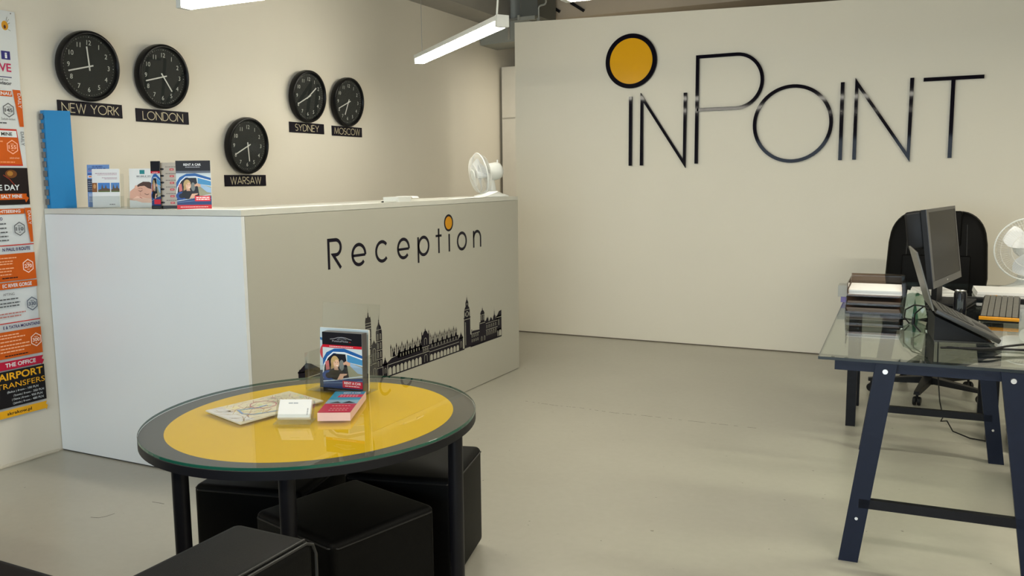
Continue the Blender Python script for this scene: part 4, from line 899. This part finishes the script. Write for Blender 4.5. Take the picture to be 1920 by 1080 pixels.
# clear bag with papers
t = thing('plastic_bag', 'crumpled clear plastic bag with green and white papers beside the letter trays', 'bag', (-.105, 4.12, ZD))
t_b = bmesh.new(); bmesh.ops.create_icosphere(t_b, subdivisions=3, radius=1); rs = random.Random(5)
for v in t_b.verts:
    j = 1 + rs.uniform(-.13, .13); v.co = Vector((v.co.x * .058 * j, v.co.y * .05 * j, max(-.97, v.co.z) * .062 * j + .062))
for v in t_b.verts: v.co.z = max(0, v.co.z)
MB().merge(t_b).build('film', glassy('bag_film', (.72, .78, .76), 1.5), t)
for x, y, h_, c, a in ((-.05, .065, .125, (214, 210, 196), .1), (-.015, .075, .115, (70, 120, 92), -.1), (.012, .07, .10, (206, 204, 180), -.2)):
    b = MB(); b.box((x, y, .0), (x + .035, y + .004, h_), None, Matrix.Rotation(a, 4, 'Y')); b.build('paper_slip', ink(c), t)
# laptop on a slanted riser
LAP = thing('laptop', 'open dark laptop seen from its side on the near desk', 'laptop', (-.025, 3.60, ZD), math.radians(6.5))
RS = Matrix.Translation((0, 0, .116)) @ Matrix.Rotation(math.radians(26), 4, 'Y')
b = MB(); b.rbox((0, 0, 0), (.245, .34, .018), .004, 2, None, RS); b.build('base', M_GPL, LAP, True)
kb = MB()
for i in range(6):
    for j in range(13): kb.box((.028 + i * .0195, .03 + j * .0217, .0181), (.045 + i * .0195, .049 + j * .0217, .0205), None, RS)
kb.build('keys', mat('laptop_key', (.028, .028, .026), .45), LAP); MB().box((.165, .12, .0181), (.23, .22, .0188), None, RS).build('touchpad', M_BPL, LAP)
LD = Matrix.Translation((-.002, 0, .126)) @ Matrix.Rotation(math.radians(-17), 4, 'Y')
b = MB(); b.box((-.006, 0, 0), (-.0005, .34, .228), None, LD); b.build('lid', mat('grey_lid', (.15, .145, .125), .4, .2), LAP)
MB().box((-.0004, .0, .0), (.0015, .34, .228), None, LD).build('bezel', M_BPL, LAP); MB().box((.0016, .012, .02), (.002, .328, .215), None, LD).build('screen', mat('laptop_screen', (.01, .01, .012), .15), LAP)
rs_ = thing('laptop_riser', 'black slanted stand under the laptop', 'stand', (-.022, 3.63, ZD), math.radians(6.5))
MB().prism([(0, 0), (.205, 0), (.0, .098)], -.02, -.26, None, frame((0, 0, 0), (1, 0, 0), (0, 0, 1))).build('wedge', M_BPL, rs_)
MB().box((.0, .015, -.0), (.205, .0195, .006)).build('foot_rail', M_GPL, rs_)
# monitor
mo = thing('monitor', 'black flat monitor seen at a steep angle in front of the office chair', 'monitor', (-.045, 4.50, ZD), -math.radians(11.5))
# local y runs along the panel (away from camera), screen faces local +x
PT = Matrix.Translation((0, 0, .10)) @ Matrix.Rotation(math.radians(-7.5), 4, 'Y')
b = MB(); b.box((-.022, 0, 0), (0, .62, .375), None, PT); b.build('panel', M_BPL, mo)
b = MB()
for a, c in (((.0003, 0, 0), (.003, .62, .034)), ((.0003, 0, .36), (.003, .62, .375)), ((.0003, 0, .0345), (.003, .04, .3595)), ((.0003, .60, .0345), (.003, .62, .3595))): b.box(a, c, None, PT)
b.build('bezel', mat('monitor_bezel', (.020, .018, .020), .3), mo)
MB().box((.0003, .041, .035), (.002, .599, .359), None, PT).build('screen', mat('dark_screen', (.010, .008, .006), .3, 0, .3, 6, 0, 0, .06), mo)
MB().box((.0031, .29, .015), (.0035, .31, .021), None, PT).build('badge', M_CHROME, mo)
b = MB(); b.rbox((-.105, .03, .19), (-.0225, .59, .372), .015, 3, None, PT); b.build('rear_housing', M_BPL, mo, True)
MB().box((-.06, .25, .012), (-.035, .37, .30)).build('neck', M_BPL, mo); MB().rbox((-.14, .17, 0), (.11, .45, .012), .004, 2).build('foot', M_BPL, mo)
# can
cnn = thing('drink_can', 'black energy drink can standing beside the laptop', 'can', (.068, 4.30, ZD))
MB().lathe([(0, 0), (.021, 0), (.0255, .007), (.0265, .012), (.0265, .108), (.0225, .120), (0, .120)], 28).build('body', mat('can_black', (.010, .011, .015), .25, .3, .3, 60), cnn, True)
MB().lathe([(.0225, .1205), (.0235, .123), (.022, .124), (.0205, .1215), (0, .1215)], 28).build('lid', M_CHROME, cnn, True)
p = Print(None, step=0, z=0)
for k in range(7):
    a0 = -2.0 + k * .13
    p.geo([(.0268 * math.cos(a), .0268 * math.sin(a), z) for a, z in ((a0, .04 + .006 * (k % 3)), (a0 + .11, .045), (a0 + .11, .085 - .005 * (k % 2)), (a0, .09 - .008 * (k % 3)))], [(0, 1, 2, 3)], ink((86, 92, 96)))
for k in range(4):
    a0 = -1.9 + k * .2; p.geo([(.0268 * math.cos(a), .0268 * math.sin(a), z) for a, z in ((a0, .016), (a0 + .12, .016), (a0 + .12, .026), (a0, .026))], [(0, 1, 2, 3)], ink((170, 172, 176)))
p.build('can_print', None, cnn)
# keyboard with yellow edge, mouse
ky = thing('keyboard', 'dark keyboard with bright yellow edge on the near desk', 'keyboard', (.142, 4.20, ZD), math.radians(-4))
M_KY = mat('yellow_plastic', srgb(222, 150, 10), .35); KT = Matrix.Translation((0, 0, .004)) @ Matrix.Rotation(math.radians(5), 4, 'X')
MB().rbox((0, 0, .0), (.15, .45, .020), .004, 2, None, KT).build('case', M_BPL, ky, True); MB().rbox((-.001, -.006, .010), (.151, .004, .0245), .003, 2, None, KT).build('edge_trim', M_KY, ky, True)
for i in range(6):
    kb = MB()
    for j in range(17): kb.box((.006 + i * .0235, .012 + j * .0253, .0205), (.0265 + i * .0235, .035 + j * .0253, .026), None, KT)
    kb.build('key_row', mat('key_grey', (.11, .105, .09), .45), ky)
ms = thing('mouse', 'black and yellow computer mouse behind the keyboard', 'mouse', (.235, 4.845, ZD), -.5)
b = MB(); b.ball((0, 0, 0), 1, None, (.055, .032, .036), 20)
for v in b.bm.verts: v.co.z = max(0, v.co.z)
b.build('shell', M_BPL, ms, True); MB().tube([(.0565 * math.cos(a), -.0325 * abs(math.cos(a)) * .2 - .003, .0385 * math.sin(a)) for a in [PI * k / 16 for k in range(1, 16)]], .005, 8).build('yellow_band', M_KY, ms, True)
# papers on the far desk
sheets('stack of white papers on the far desk beside the desk fan', (.155, 5.02, ZD), .05, .30, .28, .035, None, 5)
sheets('small pile of white papers on the far desk behind the can', (-.10, 5.0, ZD), .3, .16, .2, .028)
sheets('dark folder pile under the mouse and papers on the far desk edge', (.06, 4.955, ZD), .0, .42, .05, .012, M_BPL, 2)
desk_fan((.395, 5.50, ZD), math.radians(6), .06, .168, .235, 'white desk fan at the right edge on the far desk')
# cables
t = thing('power_cable', 'black adapter cable looping up beside the plastic bag', 'cable', (-.125, 3.98, ZD))
MB().tube([(-.0, .06, .004), (-.02, .05, .03), (-.015, 0, .07), (.02, -.04, .098), (.06, -.09, .10), (.078, -.16, .098)], .0032, 8).build('cord', M_BPL, t, True); MB().tube([(.055, -.06, .096), (.025, -.1, .07), (.02, -.12, .03), (.05, -.15, .004)], .003, 8).build('branch_cord', M_BPL, t, True); MB().cyl((.02, -.118, .026), (.021, -.113, .056), .0065, 10).build('plug', M_BPL, t, True)
for k, (pts, lab) in enumerate((
    ([(.0, 3.50), (.10, 3.53), (.22, 3.56), (.33, 3.55), (.44, 3.50)], 'black cable lying on the glass in front of the laptop, nearest'),
    ([(.02, 3.47), (.12, 3.46), (.2, 3.5), (.26, 3.52), (.44, 3.58)], 'black cable crossing the glass in front of the laptop, in a shallow S'),
    ([(.06, 3.42), (.15, 3.44), (.22, 3.53), (.30, 3.60), (.44, 3.62)], 'black cable on the glass curving away past the laptop'))):
    m_ = MB(); ctrl = [Vector((x, y, .0035)) for x, y in pts]; out = []
    for i in range(len(ctrl) - 1):
        p0 = ctrl[max(0, i - 1)]; p1 = ctrl[i]; p2 = ctrl[i + 1]; p3 = ctrl[min(len(ctrl) - 1, i + 2)]
        for s_ in range(6):
            u = s_ / 6; out.append(.5 * ((2 * p1) + (-p0 + p2) * u + (2 * p0 - 5 * p1 + 4 * p2 - p3) * u * u + (-p0 + 3 * p1 - 3 * p2 + p3) * u ** 3))
    out.append(ctrl[-1]); o0 = out[0].copy(); m_.tube([v - o0 + Vector((0, 0, .0045)) for v in out], .0042, 8)
    o = m_.build('cable', M_BPL, None, True); o.location = (o0.x, o0.y, ZD + k * .0088); tag(o, lab, 'cable', 'cables on the near desk')

# ------------------------------------------------------------------ office chair behind the desks
def caster(parent, x, y, yaw):
    T = Matrix.Translation((x, y, 0)) @ Matrix.Rotation(yaw, 4, 'Z')
    b = MB()
    for s_ in (-1, 1): b.lathe([(0, -.009), (.024, -.009), (.027, -.004), (.027, .004), (.024, .009), (0, .009)], 20, None, T @ Matrix.Translation((0, s_ * .013, .027)) @ Matrix.Rotation(PI / 2, 4, 'X'))
    b.cyl((0, -.022, .027), (0, .022, .027), .006, 8, None, None, T); c = b.build('caster', M_BPL, parent, True)
    MB().cyl((0, 0, .03), (0, 0, .075), .008, 10, None, None, T).build('stem', M_BPL, c, True)
def star_base(parent, rot, R=.33):
    b = MB(); b.lathe([(0, .07), (.045, .07), (.045, .115), (0, .12)], 20)
    for k in range(5):
        a = rot + 2 * PI * k / 5; T = Matrix.Rotation(a, 4, 'Z'); b.geo([(.02, -.03, .075), (.02, .03, .075), (R + .02, .018, .068), (R + .02, -.018, .068), (.02, -.028, .118), (.02, .028, .118), (R + .02, .015, .088), (R + .02, -.015, .088)], [(3, 2, 1, 0), (4, 5, 6, 7), (0, 1, 5, 4), (1, 2, 6, 5), (2, 3, 7, 6), (3, 0, 4, 7)], None, T)
    b.build('star_base', M_BPL, parent)
    for k in range(5):
        a = rot + 2 * PI * k / 5; caster(parent, R * math.cos(a), R * math.sin(a), a + .7 * k)
def office_chair(loc, rz, label, rot=.3):
    t = thing('office_chair', label, 'chair', loc, rz); star_base(t, rot)
    MB().cyl((0, 0, .12), (0, 0, .41), .026, 18).build('gas_column', M_BPL, t, True)
    MB().box((-.1, -.12, .411), (.1, .12, .435)).build('mechanism', M_BPL, t)
    MB().rbox((-.26, -.27, .436), (.26, .25, .53), .04, 4).build('seat', M_LEA, t, True)
    # back: rounded shield shape leaning back
    T = Matrix.Translation((0, .235, .50)) @ Matrix.Rotation(math.radians(-8), 4, 'X')
    out = [(-.275, .02), (-.30, .22), (-.29, .44)] + arc(-.13, .46, .155, .19, 175, 95, 8) + arc(.13, .46, .155, .19, 85, 5, 8) + [(.29, .44), (.30, .22), (.275, .02), (.2, -.02), (-.2, -.02)]
    def shield(k, y0): return [(x * k, y0, (z - .3) * k + .3) for x, z in out]
    layers = [shield(.9, -.055), shield(.975, -.038), shield(1.0, -.01), shield(1.0, .03), shield(.96, .06), shield(.8, .075)]; n = len(out)
    b = MB(); v = [q for Ly in layers for q in Ly]; f = [list(range(n)), list(range((len(layers) - 1) * n, len(layers) * n))]
    for k in range(len(layers) - 1): f += [(k * n + i, k * n + (i + 1) % n, (k + 1) * n + (i + 1) % n, (k + 1) * n + i) for i in range(n)]
    b.geo(v, f, None, T); b.build('backrest', M_LEA, t, True)
    MB().rbox((-.14, -.085, .42), (.14, -.056, .645), .014, 3, None, T).build('headrest_pad', M_LEA, t, True); MB().rbox((-.2, -.08, .1), (.2, -.056, .36), .011, 3, None, T).build('lumbar_pad', M_LEA, t, True)
    sm = MB()
    for x in (-.17, .17): sm.tube([(x, -.0565, .03), (x * 1.05, -.0565, .25), (x, -.0565, .56)], .003, 6, None, False, T)
    sm.build('seam', M_LEAS, t, True)
    for s_ in (-1, 1): MB().tube([(s_ * .262, .18, .50), (s_ * .30, .18, .6), (s_ * .30, .12, .66), (s_ * .30, -.1, .66), (s_ * .295, -.16, .62), (s_ * .262, -.14, .50)], .018, 10).build('armrest', M_BPL, t, True)
    return t
office_chair((-.062, 5.98, 0), math.radians(-2), 'large black leather office chair behind the monitor and far desk', -PI / 2 - .12)
office_chair((.66, 4.22, 0), math.radians(100) + PI, 'black office chair at the right frame edge, only a caster showing beside the desk', math.radians(165) - math.radians(280))
pc = thing('computer_tower', 'dark computer tower with blue badge on the floor under the desks', 'computer', (.335, 4.83, 0))
MB().rbox((0, 0, .008), (.19, .42, .30), .006, 2).build('case', M_BPL, pc); MB().box((.008, -.003, .02), (.182, -.0005, .29)).build('front_panel', M_GPL, pc); MB().prism(arc(.05, .09, .018, .008, 0, 360, 16)[:-1], .0032, .0045, None, frame((0, 0, 0), (1, 0, 0), (0, 0, 1))).build('badge', ink((70, 120, 190)), pc)
for x in (.02, .17):
    for y in (.03, .39): MB().cyl((x, y, 0), (x, y, .0085), .01, 8).build('foot', M_BPL, pc)
fc = MB(); fp = [(-.02, 5.42, .735), (-.015, 5.4, .5), (-.01, 5.38, .3), (.01, 5.3, .12), (.03, 5.2, .06), (.02, 5.18, .04), (.05, 5.16, .05), (.08, 5.1, .012), (.16, 5.02, .006), (.3, 4.98, .006)]
o0 = Vector((.30, 4.98, 0)); fc.tube([Vector(q) - o0 for q in fp], .0035, 8); o = fc.build('floor_cable', M_BPL, None, True); o.location = o0; tag(o, 'thin black cable hanging from the far desk to the floor under it', 'cable')
